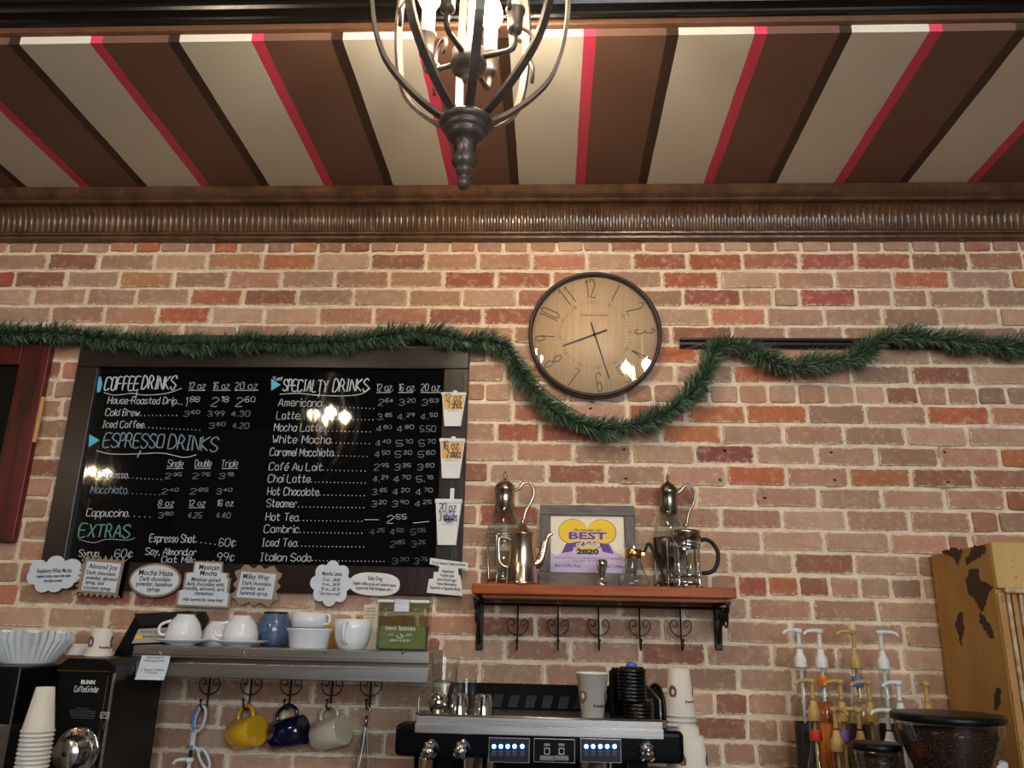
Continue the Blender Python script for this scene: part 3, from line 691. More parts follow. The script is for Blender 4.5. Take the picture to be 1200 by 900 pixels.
line([(161,458),(159,466)], 'underline', W_); line([(165,528),(161,536)], 'underline', W_); line([(375,459),(373,466)], 'underline', W_)
def menu(text, x0, x1, y, h, dx=None, dy=0, m=W_):
    mb = MB(); A, B = at(x0, y, YP-.001), at(x1, y, YP-.001); pen(mb, text, A.x, B.x, A.z, h*mz(x0, y, YP), YP-.001, .0013, jit=.035)
    if dx: dots(mb, x1+2, dx, y, y+dy)
    return mb.build('menu_line', m, mbd, True)
menu('House-Roasted Drip', 126, 206, 473, 8, 213, 1); menu('Cold Brew', 123, 163, 487, 8, 207, 0); menu('Iced Coffee', 120, 168, 501, 8, 234, 3)
menu('Espresso', 113, 149, 560, 8, 189, 2); menu('Macchiato', 106, 148, 578, 9, 187, 2, Gy); menu('Cappuccino', 101, 149, 605, 9, 176, 1)
menu('Espresso Shot', 175, 228, 635, 9, 252, 3); menu('Syrup', 92, 115, 652, 8, 131, 0); menu('Soy, Almond,or', 170, 230, 650, 8); menu('Oat Milk', 189, 228, 659, 7, 250, -2)
for i, (tx, x0, x1, y, dx) in enumerate((('Americano',326,376,476,438),('Latte',324,350,491,437),('Mocha Latte',321,378,505,434),('White Mocha',319,387,519,433),('Caramel Macchiato',316,390,534,430),('Café Au Lait',315,377,551,428),
        ('Chai Latte',314,363,565,428),('Hot Chocolate',313,373,580,427),('Steamer',312,348,594,426),('Hot Tea',311,349,610,424),('Cambric',309,350,624,424),('Iced Tea',307,347,640,426),('Italian Soda',305,364,657,450))):
    menu(tx, x0, x1, y, 9, dx, 3 if i == 0 else 1)
def prices(items, y, h=6.3, m=Gy):
    for tx, x0, x1 in items: chalk('price', [(tx, x0, x1, y, h)], m, .001)
prices((('12 oz', 221, 240), ('16 oz', 249, 268), ('20 oz', 275, 301)), 456, 8, W_)
for a in ((221,240),(249,270),(275,303)): line([(a[0],457.5),(a[1],457.5)], 'underline', W_, .0014)
prices((('1^88', 216, 231), ('2^18', 247, 265), ('2^60', 276, 296)), 476, 10, W_)
prices((('3^60', 215, 232), ('3.99', 243, 262), ('4.30', 271, 292)), 488); prices((('3^60', 244, 262), ('4.20', 272, 291)), 502)
prices((('Single', 196, 214), ('Double', 228, 247), ('Triple', 259, 278)), 547, 8, W_)
for a in ((195,215),(228,247),(260,279)): line([(a[0],549),(a[1],549)], 'underline', W_, .0012)
prices((('2^35', 193, 211), ('2^75', 225, 244), ('3^15', 256, 272)), 561); prices((('2^40', 189, 207), ('2^85', 222, 242), ('3^40', 253, 270)), 579)
prices((('8 oz', 185, 203), ('12 oz', 221, 240), ('16 oz', 254, 273)), 593, 7, W_)
for a in ((185,203),(221,240)): line([(a[0],595),(a[1],595)], 'underline', W_, .0012)
prices((('3^80', 185, 201), ('4.25', 220, 236), ('4.40', 253, 269)), 607); prices((('60¢', 256, 276),), 640, 9, W_); prices((('60¢', 134, 155),), 653, 9, W_); prices((('99¢', 254, 274),), 657, 9, W_)
prices((('12 oz.', 441, 460), ('16 oz.', 467, 486), ('20 oz.', 493, 516)), 458, 8, W_)
for a in ((441,458),(467,484),(493,518)): line([(a[0],460),(a[1],460)], 'underline', W_, .0014)
for y, tr in ((475,('2^64','3^20','3^63')),(492,('3.^85','4.^29','4.^50')),(506,('4^80','4^80','5.50')),(523,('4^40','5^10','5^70')),(536,('4^50','5^30','5^60')),(551,('2^95','3^35','3^80')),(565,('4.^29','4^70','5.^15')),(580,('3.^65','4^20','4^70')),(594,('3^20','3^90','4^25'))):
    s = (y-475)/119*8; prices(((tr[0], 443-s, 459-s), (tr[1], 467-s, 485-s), (tr[2], 494-s, 512-s)), y, 7)
prices((('2^55', 453, 474),), 613, 9, W_); line([(427,609),(444,609)], 'dash', W_, .0012); line([(484,613),(503,611)], 'dash', W_, .0012)
prices((('4^25', 433, 449), ('4^50', 457, 471), ('5^05', 481, 497)), 627, 7, Dm); prices((('2^85', 457, 473), ('3^25', 482, 497)), 641, 7, Dm); prices((('3^30', 459, 477), ('3^75', 485, 500)), 661, 7, Dm)
def badge(poly):
    mb = MB(); mb.prism([(at(x, y, YP).x, at(x, y, YP).z) for x, y in poly], YP-.0015, YP-.0002); mb.build('arrow', 'chalk_blue', mbd, True)
badge([(105,509),(117,516),(104,524)]); badge([(318,444),(329,451),(318,458)]); badge([(115,441),(118.5,442),(120,450),(117.5,459),(114,460)])

# paper cup cut-outs taped to the right stile
def cup_card(label, px, top, bot, wt, wb, hue, l1, l2, straw):
    Y = YB-.003; c = at(px, (top+bot)/2, Y); k = mx(px, top, Y); kz = mz(px, top, Y); H = (bot-top)*kz; z0 = at(px, bot, Y).z
    t = thing('cup_sign', label, 'sign', (c.x, YB, z0), 'paper cup size signs on the menu board frame'); X = lambda u: c.x+u*k
    mb = MB(); mb.prism([(X(-wb/2), z0), (X(wb/2), z0), (X(wt/2), z0+H*.93), (X(-wt/2), z0+H*.93)], YB-.012, YB+.0005); mb.build('cup', 'paper', t, True)
    mb = MB(); mb.rbox(X(-wt/2-1), X(wt/2+1), YB-.015, YB, z0+H*.9, z0+H, .003); mb.build('rim', 'paper', t, True)
    if hue:
        mb = MB(); f0, f1 = .48, .9; w0, w1 = wb+(wt-wb)*f0, wb+(wt-wb)*f1
        mb.prism([(X(-w0/2+.6), z0+H*f0), (X(w0/2-.6), z0+H*f0), (X(w1/2-.6), z0+H*f1), (X(-w1/2+.6), z0+H*f1)], YB-.0128, YB-.011); mb.build('band', hue, t, True)
    else:
        mb = MB(); mb.lathe([(.0001,-.0008),(.019,-.0008),(.019,.001)], (c.x+.004, YB-.0125, z0+H*.6), 24, axis=(0,1,0)); mb.build('emblem', 'print_lilac', t, True)
        mb = MB(); mb.prism([(c.x-.014, z0+H*.565), (c.x+.02, z0+H*.575), (c.x+.016, z0+H*.54), (c.x-.004, z0+H*.53)], YB-.0142, YB-.013); mb.build('emblem_mark', 'print_dark', t, True)
    mb = MB(); pen(mb, l1, X(-wt*.36), X(wt*.30), z0+H*.72, .026, YB-.0145, .0015); pen(mb, l2, X(-wt*.34 if not hue else -wt*.2), X(wt*.36), z0+H*.52, .024, YB-.0145, .0015); mb.build('lettering', 'ink', t, True)
    mb = MB(); printed(mb, 'please enjoy your cup', c.x, z0+H*.43, .006, YB-.0124, width=wb*k*.7); mb.build('small_print', 'ink_grey', t, True)
    mb = MB()
    if straw > 6: mb.rbox(X(1), X(6), YB-.008, YB-.002, z0+H*.95, z0+H+straw*kz, .002)
    else: mb.lathe([(.008, 0), (.008, straw*kz*.7), (.004, straw*kz)], (X(1), YB-.006, z0+H*.99), 12)
    mb.build('stirrer' if straw > 6 else 'lid_knob', 'paper', t, True)
cup_card('small paper cup sign marked for one shot with a tan band', 531.5, 461, 500, 27.5, 19, 'tan_print', '12 oz', '1 shot', 3)
cup_card('medium paper cup sign marked for two shots with a tan band', 529.5, 515, 561, 28.5, 20, 'tan_print', '16 oz.', '2 shots', 3)
cup_card('tall white paper cup sign marked for three shots with a stirrer', 525, 586, 639, 30, 21, None, '20 oz', '3 shots', 13)

# ================================================================== drink cards along the foot of the menu board
def card(label, cx, cy, outline, inner, texts, backing, face, rot=0, Y=YB):
    """outline / inner: px offsets from the centre; texts: (string, dx, dy, size px, width px)"""
    c = at(cx, cy, Y-.002); k = mx(cx, cy, Y); kz = mz(cx, cy, Y); cr, sr = math.cos(rot), math.sin(rot)
    P = lambda u, v: (c.x+(u*cr+v*sr)*k, c.z+(u*sr-v*cr)*kz)
    t = thing('drink_card', label, 'sign', (c.x, Y, c.z-20*kz)); mb = MB(); mb.prism([P(*q) for q in outline], Y-.0035, Y+.0005); mb.build('backing', backing, t, True); yy = Y-.0035
    if inner: mb = MB(); mb.prism([P(*q) for q in inner], Y-.0048, Y-.003); mb.build('paper_insert', face, t, True); yy = Y-.0048
    mb = MB()
    for i, (s, dx, dy, sz, wd) in enumerate(texts): q = P(dx, dy); printed(mb, s, q[0], q[1], sz*kz*1.35, yy-.0003, width=wd*k, rot=rot, bold=.0003)
    mb.build('print', 'ink', t, True); return t
def ellp(rx, ry, n=40): return [(rx*math.cos(2*PI*i/n), ry*math.sin(2*PI*i/n)) for i in range(n)]
def lobes(rx, ry, n, amp, ph=0, N=120, p=1): return [((rx*(1-amp+amp*abs(math.cos(n/2*(2*PI*i/N)+ph))**p))*math.cos(2*PI*i/N), (ry*(1-amp+amp*abs(math.cos(n/2*(2*PI*i/N)+ph))**p))*math.sin(2*PI*i/N)) for i in range(N)]
def zig(w, h, n, m, amp):
    out = []
    for i in range(n): out += [(-w+2*w*i/n, -h), (-w+2*w*(i+.5)/n, -h+amp)]
    for i in range(m): out += [(w, -h+2*h*i/m), (w-amp, -h+2*h*(i+.5)/m)]
    for i in range(n): out += [(w-2*w*i/n, h), (w-2*w*(i+.5)/n, h-amp)]
    for i in range(m): out += [(-w, h-2*h*i/m), (-w+amp, h-2*h*(i+.5)/m)]
    return out
cloud = []
circ = [(-19,-7,10.5), (0,-11,11), (19,-6,12), (24,1,9), (16,8,9), (3,11,10), (-11,11,10), (-22,2,9.5), (0,0,14)]
for i in range(160):
    a = 2*PI*i/160; d = (math.cos(a), math.sin(a)); best = 0
    for x, y, r in circ:
        b = x*d[0]+y*d[1]; cc = x*x+y*y-r*r; D = b*b-cc
        if D > 0: best = max(best, b+math.sqrt(D))
    cloud.append((d[0]*best, d[1]*best))
rc = math.radians
card('white cloud-shaped drink card at the foot of the menu board', 63.5, 673, cloud, None, [('Raspberry White Mocha', 0, -2, 5, 40), ('raspberry syrup mixed with white', 0, 3.6, 3.6, 40), ('chocolate powder', 0, 9, 3.6, 22)], 'paper_cool', None, rc(2))
card('zigzag-edged tan drink card with white paper insert', 119, 676, zig(28, 24, 8, 8, 4.5), [(-20,-17),(20,-17),(20,17),(-20,17)], [('Almond Joy', 0, -9, 6, 34), ('Dark chocolate', -1, -2, 5, 34), ('powder, almond', 1, 4, 5, 36), ('syrup, and', -6, 9.5, 5, 22), ('coconut syrup', -2, 15.5, 5, 32)], 'kraft', 'paper_cool', rc(-3), YB-.0038)
card('oval tan-bordered drink card under the extras prices', 182, 680, ellp(30.5, 20), ellp(28, 17.5), [('Mocha Haze', 0, -5.5, 7, 40), ('Dark chocolate', 0, 1, 5.5, 36), ('powder, hazelnut', 0, 7, 5.5, 42), ('syrup', 0, 13, 5.5, 15)], 'kraft', 'paper_cool', rc(-1))
step = [(-17,-27),(17,-27),(18,-15),(26,-14),(26,-8),(29,-8),(29,10),(32,10),(32,27),(-32,27),(-32,9),(-26,8),(-26,-13),(-17,-14)]
card('stepped tan-edged drink card hanging below the menu board', 241, 684.5, step, [(x*.9, y*.92) for x, y in step], [('Mexican', 2, -17, 6.5, 24), ('Mocha', 2, -10, 6.5, 20), ('Mexican spiced', 0, -3, 5, 34), ('dark chocolate with', 0, 2.3, 5, 44), ('vanilla, almond, and', 0, 7.6, 5, 46), ('cinnamon', 0, 13, 5, 22), ('Add cayenne for some heat!', 0, 20, 4, 47)], 'kraft', 'paper_cool', rc(-1))
wav = [((27+2.2*math.cos(12*a_))*(abs(math.cos(a_))**8+abs(math.sin(a_))**8)**(-1/8)*math.cos(a_), (23+2.2*math.cos(12*a_))*(abs(math.cos(a_))**8+abs(math.sin(a_))**8)**(-1/8)*math.sin(a_)) for a_ in [2*PI*i/120 for i in range(120)]]
card('wavy-edged brown drink card with white square insert', 301, 686, [(x*.95, y*.95) for x, y in wav], [(-20,-15.5),(21,-14.5),(20,15.5),(-22,15)], [('Milky Way', -2, -7, 6.5, 31), ('Dark chocolate', 0, 0, 5, 34), ('powder and', -4, 5.8, 5, 27), ('caramel syrup', -2, 11.5, 5, 33)], 'kraft', 'paper_cool', rc(-2))
card('white flower-shaped price card above the tea cups', 388, 683.5, lobes(24.5, 27, 8, .2, PI/2*0+PI/8*0, p=.7), None, [('Matcha Latte', 0, -9, 5, 23), ('12 oz......$4.60', 0, -2.5, 4, 20), ('16 oz......$4.90', 0, 3, 4, 21), ('20 oz......$5.20', 0, 8.5, 4, 22), ('*Get it hot or iced!*', 0, 14, 4, 25)], 'paper_cool', None, rc(-1), YB-.0038)
card('plain white oval drink card beside the flower-shaped card', 439, 684.5, [(29.5*math.copysign(abs(math.cos(a_))**.75, math.cos(a_)), 13.5*math.copysign(abs(math.sin(a_))**.8, math.sin(a_))) for a_ in [2*PI*i/60 for i in range(60)]], None, [('Salty Dog', 0, -4.5, 5, 17), ('English toffee syrup and caramel sauce', 0, 1.8, 4, 50), ('topped with Pink Himalayan salt :)', 0, 7, 4, 43)], 'paper', None, rc(-2))
cupc = [(-21,-21),(24,-18),(24,-10.5),(13,-11),(14,-3),(16,-3),(18,4),(21,21),(-21,20),(-20,4),(-15,3),(-15,-5),(-10,-5),(-9,-12),(-21,-13.5)]
card('stepped white seasonal drinks card on the lower right corner of the menu board', 523, 676, cupc, None, [('Try our Seasonal Creams and Brews', 1.5, -14, 3.6, 40), ('Gingerbread', 1, -5, 3.6, 14), ('Pumpkin Spice', 1, 0, 3.6, 16), ('Spiced Brown Sugar', 1, 5, 3.6, 22), ('Toasted Marshmallow', 1, 10, 3.6, 24), ('Peppermint or Peppermint Mocha', 0, 15, 3.6, 36)], 'paper', None, rc(-3), YB)

# ================================================================== red-framed board cut by the picture's left edge
rx1 = (at(57,403,YB).x+at(18,635,YB).x)/2; rz1 = at(30,403,YB).z; rz0 = at(15,635,YB).z; rx0 = rx1-.85
rb_ = thing('framed_board', 'black panel in a worn dark red wooden frame beside the menu board', 'board', ((rx0+rx1)/2, 0, rz0))
for x0, x1, z0, z1 in ((rx1-.1, rx1, rz0, rz1), (rx0, rx0+.1, rz0, rz1), (rx0+.1, rx1-.1, rz1-.075, rz1), (rx0+.1, rx1-.1, rz0, rz0+.085)):
    mb = MB(); mb.rbox(x0, x1, YB, -.004, z0, z1, .003); mb.build('frame_board', 'red_frame', rb_, True)
mb = MB(); mb.box(rx0+.09, rx1-.09, -.016, -.006, rz0+.08, rz1-.07); mb.build('panel', 'chalkboard', rb_, True)
a, b = at(50.5, 465, YB-.004), at(40, 518, YB-.004)
st_ = thing('wood_stick', 'thin bare wooden stick on the edge of the dark red frame', 'stick', (b.x, YB, b.z)); mb = MB(); s = .0055
mb.prism([(b.x-s, b.z), (b.x+s, b.z), (a.x+s, a.z), (a.x-s, a.z)], YB-.005, YB+.0005); mb.build('shaft', 'wood_stick', st_, True)

# ================================================================== garland
gp = [(-60,386),(-20,388),(0,390),(40,390),(80,391),(120,396),(170,400),(210,402),(250,403),(300,400),(340,402),(390,401),(430,396),(470,391),(500,389),(540,398),(570,398),(590,406),(600,420),(612,440),(630,462),(650,482),(680,496),(705,502),(735,500),(760,493),(785,481),(805,466),(820,448),(832,425),(839,409),(855,403),(880,409),(905,423),(930,429),(955,425),(985,423),(1010,415),(1025,401),(1045,393),(1080,394),(1110,398),(1150,402),(1200,406),(1260,410)]
gl = thing('garland', 'green tinsel garland draped along the rails and below the clock', 'garland', tuple(at(705, 502, -.06)))
path = smooth_path([tuple(at(x, y, -.058)) for x, y in gp], 6)
mb = MB(); mb.tube(path, .004, 6); mb.build('wire', 'stem_green', gl, True)
mb = MB(); mb.cols = []; rg = random.Random(11)
cum = [0]
for a, b in zip(path, path[1:]): cum.append(cum[-1]+(b-a).length)
TOT = cum[-1]; NN = 19000; i = 0
greens = [(72,100,68),(56,82,56),(88,116,84),(110,130,108),(46,66,48),(128,142,124),(78,106,66)]
for q in range(NN):
    s = TOT*q/NN
    while i < len(path)-2 and cum[i+1] < s: i += 1
    t = (s-cum[i])/max(1e-9, cum[i+1]-cum[i]); p0 = path[i].lerp(path[i+1], t); d = (path[i+1]-path[i]).normalized(); u, v = frame_of(d)
    a = rg.uniform(0, 2*PI); out = u*math.cos(a)+v*math.sin(a); L = rg.uniform(.032, .056)*(1+.22*math.sin(s*38+rg.uniform(-.6, .6)))
    dirn = (out+d*rg.uniform(-.1, .75)+Vector((0, 0, -.12))).normalized(); side = dirn.cross(Vector((rg.uniform(-1,1), rg.uniform(-1,1), rg.uniform(-1,1)))).normalized()*rg.uniform(.0011, .0017)
    m1 = p0+dirn*L*.55; tipp = p0+dirn*L+d*L*rg.uniform(0, .25)
    if tipp.y > -.031: tipp.y = -.031-rg.random()*.004
    if m1.y > -.031: m1.y = -.031-rg.random()*.004
    mb.add([p0-side, p0+side, m1+side, m1-side, tipp], [(0,1,2,3), (3,2,4)]); c = rg.choice(greens); k = rg.uniform(.8, 1.15); mb.cols += [lin(tuple(x*k for x in c))]*5
o = mb.build('needles', 'needle', gl, True); o['kind'] = 'stuff'
tw = thing('twine', 'thin brown twine tied from the clock to the garland at the rail', 'twine', tuple(at(800, 410, -.012)))
mb = MB(); mb.tube(smooth_path([tuple(at(x, y, -.02)) for x, y in ((770,416),(800,410),(826,402),(842,396))], 4), .0013, 5); mb.build('strand', 'twine', tw, True)
tw = thing('hanging_wire', 'thin green wire looping below the clock above the garland', 'wire', tuple(at(660, 480, -.012)))
mb = MB(); mb.tube(smooth_path([tuple(at(x, y, -.025)) for x, y in ((604,420),(618,436),(640,458),(665,476),(685,487),(702,496))], 4), .0016, 5); mb.build('strand', 'stem_green', tw, True)
# ================================================================== wooden shelf with iron brackets and hook rack
YS = -.2; SZ = (at(553,682,YS).z+at(863,690,YS).z)/2; sx0, sx1 = at(553,682,YS).x, at(863,690,YS).x
def curl(cx, cz, r0, r1, a0, a1, y, n=18): return [(cx+(r0+(r1-r0)*i/n)*math.cos(a0+(a1-a0)*i/n), y, cz+(r0+(r1-r0)*i/n)*math.sin(a0+(a1-a0)*i/n)) for i in range(n+1)]
def hook(parent, x, zt, zbm, y0, world=True, hookout=.045):
    mb = MB(); mb.tube([(x, y0, zt), (x, y0, zbm+.012), (x, y0-.006, zbm+.003), (x, y0-.016, zbm), (x, y0-hookout*.7, zbm+.003), (x, y0-hookout, zbm+.014), (x, y0-hookout, zbm+.024)], .0026, 6); mb.ball((x, y0-hookout, zbm+.028), .0048); h = mb.build('hook', 'iron', parent, world)
    zm = zbm+(zt-zbm)*.42; mb = MB(); r = .0135
    for s in (-1, 1):
        pts = [(x+s*u, y0, zm+v) for u, v in ((0,-.012),(.012,-.010),(.024,-.002),(.031,.012),(.030,.026),(.022,.034),(.013,.030),(.011,.020),(.017,.014),(.023,.019))]
        mb.tube(smooth_path(pts, 3), .0017, 5)
    mb.build('scroll', 'iron', h, world)
sh = thing('wall_shelf', 'wooden wall shelf on scrolled black iron brackets with hanging hooks', 'shelf', ((sx0+sx1)/2, 0, SZ))
TH = at(700, 686, YS).z-at(700, 698.5, YS).z
mb = MB(); mb.rbox(sx0, sx1, YS, -.004, SZ-TH, SZ, .003); mb.build('plank', 'shelf_wood', sh, True)
mb = MB(); mb.box(sx0+.03, sx1-.03, YS+.02, -.006, SZ-TH-.01, SZ-TH+.001); mb.build('under_frame', 'shelf_wood', sh, True)
for s, px in ((1, 562), (-1, 842)):
    xb = at(px, 730, -.02).x; z1 = SZ-TH-.008; zl = at(px, 762, -.02).z
    mb = MB(); mb.rbox(xb-.011, xb+.011, -.012, -.003, zl, z1, .003); mb.rbox(xb-.009, xb+.009, YS+.03, -.004, z1-.008, z1+.002, .002)
    pts = [(xb, -.012, zl+.02), (xb, -.05, zl+.07), (xb, -.10, zl+.105), (xb, -.15, z1-.03), (xb, -.165, z1-.012), (xb, -.155, z1-.004)]
    mb.tube(smooth_path(pts, 4), .006, 6); br = mb.build('bracket', 'iron', sh, True)
    mb = MB()
    for cy, cz, r, dr in ((-.06, z1-.045, .034, 1), (-.13, z1-.04, .034, -1)):
        mb.tube([(xb, cy+(r-(r-.008)*i/24)*math.cos(dr*i*.42), cz+(r-(r-.008)*i/24)*math.sin(dr*i*.42)) for i in range(25)], .003, 5)
    mb.build('scroll', 'iron', br, True)
zr = at(700, 710, -.03).z; mb = MB(); mb.tube([(at(556, 707, -.03).x, -.03, zr), (at(850, 712, -.03).x, -.03, zr)], .0036, 6); mb.build('rail', 'iron', sh, True)
for px in (606.6, 654, 701.5, 749.6, 797.8): hook(sh, at(px, 735, -.03).x, zr, at(px, 762, -.03).z, -.03, True, .035)

def on(px, Y, z): return (at(px, 690, Y).x, Y, z)
# ---- glass carafes with silver collars and lids
def carafe(label, px, Y, metal, handle_side):
    k = mx(px, 640, Y); t = thing('glass_carafe', label, 'carafe', on(px, Y, SZ), 'tall glass carafes with silver lids')
    H = .335
    mb = MB(); mb.shell([(.0001,.058),(.035,.06),(.049,.085),(.055,.125),(.0545,.155),(.049,.185),(.040,.21),(.031,.228),(.029,.25)], seg=32); mb.build('glass_body', 'glass', t)
    mb = MB(); mb.lathe([(.0285,.222),(.031,.224),(.030,.265),(.031,.285),(.033,.288),(.033,.294)], seg=28); mb.build('collar', metal, t)
    mb = MB(); mb.lathe([(.033,.293),(.030,.303),(.022,.313),(.012,.320),(.006,.324),(.004,.329),(.007,.333),(.006,.339),(.002,.346),(.0001,.352)], seg=24); mb.build('lid', metal, t)
    s = handle_side; mb = MB(); mb.tube(smooth_path([(s*.028,0,.288),(s*.045,0,.296),(s*.055,0,.31),(s*.075,0,.312),(s*.088,0,.298),(s*.09,0,.275),(s*.08,0,.25),(s*.066,0,.225),(s*.058,0,.19)], 4), .0046, 7)
    mb.tube(smooth_path([(s*.05,0,.30),(s*.046,0,.315),(s*.052,0,.322)], 3), .003, 6); mb.build('handle', metal, t)
    st_ = MB()
    for a in (PI*.85, PI*1.4, PI*.2):
        st_.tube(smooth_path([(.058*math.cos(a), .058*math.sin(a), .15), (.0585*math.cos(a), .0585*math.sin(a), .12), (.053*math.cos(a), .053*math.sin(a), .06), (.05*math.cos(a), .05*math.sin(a), .02), (.058*math.cos(a), .058*math.sin(a), .004)], 3), .0034, 6)
    st_.tube([(.058*math.cos(i*PI/16), .058*math.sin(i*PI/16), .148) for i in range(32)], .0028, 6, closed=True); st_.tube([(.047*math.cos(i*PI/12), .047*math.sin(i*PI/12), .018) for i in range(24)], .0025, 6, closed=True); st_.build('stand', metal, t)
    mb = MB(); mb.lathe([(.0001,.02),(.024,.02),(.024,.03),(.016,.036),(.016,.05),(.0001,.052)], seg=20); mb.build('burner', 'chrome', t); return t
cA = carafe('glass carafe with bright silver collar and curled handle behind the copper coffee pot', 589, -.07, 'pewter', 1)
cB = carafe('glass carafe with tarnished silver collar standing behind the french press', 787, -.062, 'old_silver', 1)
mb = MB(); mb.shell([(.03,.075),(.05,.088),(.0575,.108),(.0575,.138),(.0595,.150),(.0585,.151),(.0567,.14),(.0565,.11)], seg=32); mb.build('holder', 'old_silver', cB); cB.scale = (.9, .9, 1)
# ---- copper coffee pot
Y = -.158; k = mx(611, 640, Y); t = thing('coffee_pot', 'copper-toned metal coffee pot with swan-neck spout on the wooden shelf', 'coffee pot', on(611.5, Y, SZ)); hz = mz(611, 650, Y)
mb = MB(); mb.lathe([(.0001,0),(19*k,0),(19.5*k,.004),(18.5*k,.008),(14.2*k,56*hz),(15.6*k,58.5*hz),(15.6*k,59.5*hz),(14*k,60*hz),(.0001,60*hz)], seg=40); mb.build('body', 'copper', t)
mb = MB(); mb.lathe([(14*k,59.5*hz),(13*k,61*hz),(6*k,67*hz),(3.2*k,71*hz),(2.2*k,73*hz),(2.8*k,75*hz),(2*k,76.5*hz),(.0001,77*hz)], seg=28); mb.build('lid', 'copper', t)
mb = MB(); mb.tube(smooth_path([(14*k,0,24*hz),(20*k,0,27*hz),(24*k,0,36*hz),(27*k,0,50*hz),(30*k,0,57*hz),(35*k,0,60.5*hz)], 4), [7*k*(1-.75*i/20) for i in range(21)], 10); mb.build('spout', 'copper', t)
mb = MB(); mb.tube(smooth_path([(-14*k,0,52*hz),(-20*k,0,55*hz),(-26*k,0,54.5*hz),(-28*k,0,50*hz),(-27.5*k,0,34*hz),(-26*k,0,26*hz),(-21*k,0,21*hz),(-16.5*k,0,20*hz)], 4), .0042, 8); mb.build('handle', 'copper', t)
# ---- framed award
Y = -.075; a, b = at(632, 682, Y), at(744, 590, Y); FW, FH = b.x-a.x, (at(690, 591, Y-.01).z-SZ); fxm = (a.x+b.x)/2
t = thing('framed_award', 'grey wooden frame holding a yellow and purple award certificate', 'picture frame', (fxm, Y, SZ)); lean = math.radians(9); tf = lambda mb: mb.xf(Matrix.Rotation(-lean, 4, 'X'))
def fpart(mb, name, m, parent=None): return tf(mb).build(name, m, parent or t)
H2 = FH/math.cos(lean); fw = 12.8*mx(690, 640, Y)
for x0, x1, z0, z1, m in ((-FW/2, FW/2, H2-fw, H2, 'grey_wood'), (-FW/2, FW/2, 0, fw*1.25, 'grey_wood'), (-FW/2, -FW/2+fw, fw*1.25, H2-fw, 'grey_wood_v'), (FW/2-fw, FW/2, fw*1.25, H2-fw, 'grey_wood_v')):
    mb = MB(); mb.rbox(x0, x1, -.018, 0, z0, z1, .003); fpart(mb, 'frame_side', m)
pw, ph0, ph1 = FW/2-fw+.002, fw*1.25-.002, H2-fw+.002; U = pw/42.0
mb = MB(); mb.box(-pw, pw, -.008, -.003, ph0, ph1); paper = fpart(mb, 'certificate', 'print_cream')
PZ = lambda v: ph0+v*(ph1-ph0)/62.0         # certificate drawn in photo pixels: u -42..42, v 0..62
def flat(poly, name, m, lay): mb = MB(); mb.prism([(u*U, PZ(v)) for u, v in poly], -.0084-lay*.0003, -.0075); tf(mb).build(name, m, paper)
flat([(-42,0),(42,0),(42,17),(30,24),(24,32),(14,27),(0,24),(-14,30),(-24,26),(-34,18),(-42,22)], 'mountain', 'print_lavender', 0)
flat([(-42,0),(42,0),(42,8),(20,13),(0,10),(-20,14),(-42,9)], 'foothill', 'print_lilac', .5)
ht = [(16+16*math.cos(a_), 44+13.5*math.sin(a_)) for a_ in [-.75+i*(PI*.98+.75)/16 for i in range(17)]]+[(-16-16*math.cos(a_), 44+13.5*math.sin(a_)) for a_ in [PI*.98-i*(PI*.98+.75)/16 for i in range(17)]]+[(0, 22)]
flat([(u*1.02, 44+(v-44)*1.04) for u, v in ht], 'heart_outline', 'print_dark', 1); flat(ht, 'heart', 'print_yellow', 2)
flat([(-29,21),(-24,31),(-10,33.5),(10,33.5),(24,31),(29,21),(17,23),(15,28),(0,29.5),(-15,28),(-17,23)], 'ribbon', 'print_purple', 3)
def fprint(txt, u, v, size, width, m, lay, bold=.0004, shear=0):
    mb = MB(); printed(mb, txt, u*U, PZ(v), size*(ph1-ph0)/62*1.38, -.0084-lay*.0003, width=width*U, bold=bold, shear=shear); tf(mb).build('print', m, paper)
fprint('- the mountain mail -', 0, 44.5, 3.5, 35, 'print_dark', 3, .0001, .2); fprint('BEST', .5, 36, 7.6, 45, 'paper', 3, .0022); fprint('BEST', 0, 36.3, 7.4, 43, 'print_purple', 4, .0012)
fprint('of Salida', 0, 28.5, 5.5, 27, 'paper', 5, .0006, .25); fprint('2020', 0, 20.5, 5, 25, 'print_dark', 4, .0012)
fprint('THIS CERTIFICATE IS PRESENTED TO THE WINNER', 0, 15, 2, 76, 'ink_grey', 2, 0); fprint('THE BEST OF SALIDA', 0, 12, 2.4, 34, 'ink_grey', 2, 0); fprint('Best Coffee Shop', -22, 6.5, 3.2, 28, 'ink', 2, 0); fprint('The Best Coffee', 24, 6.5, 3.2, 30, 'ink', 2, 0)
mb = MB(); zt0 = H2*.6; mb.xprism([(.05, 0), (.054, 0), (zt0*math.sin(lean)+.004, zt0*math.cos(lean)), (zt0*math.sin(lean), zt0*math.cos(lean))], -.02, .02); mb.build('back_stand', 'shelf_under', t)
# ---- tamper
Y = -.16; k = mx(705, 670, Y); t = thing('coffee_tamper', 'small chrome coffee tamper standing before the framed award', 'tamper', on(705.5, Y, SZ))
mb = MB(); mb.lathe([(.0001,0),(7*k,0),(7.2*k,.004),(6.5*k,.011),(4*k,.014),(2.2*k,.018),(2*k,.024),(3*k,.028)], seg=28); mb.build('base', 'chrome', t)
mb = MB(); mb.lathe([(2.6*k,.026),(3.2*k,.03),(6.2*k,.052),(6.8*k,.064),(6.6*k,.07),(5.4*k,.075),(.0001,.077)], seg=28); mb.build('grip', 'chrome', t)
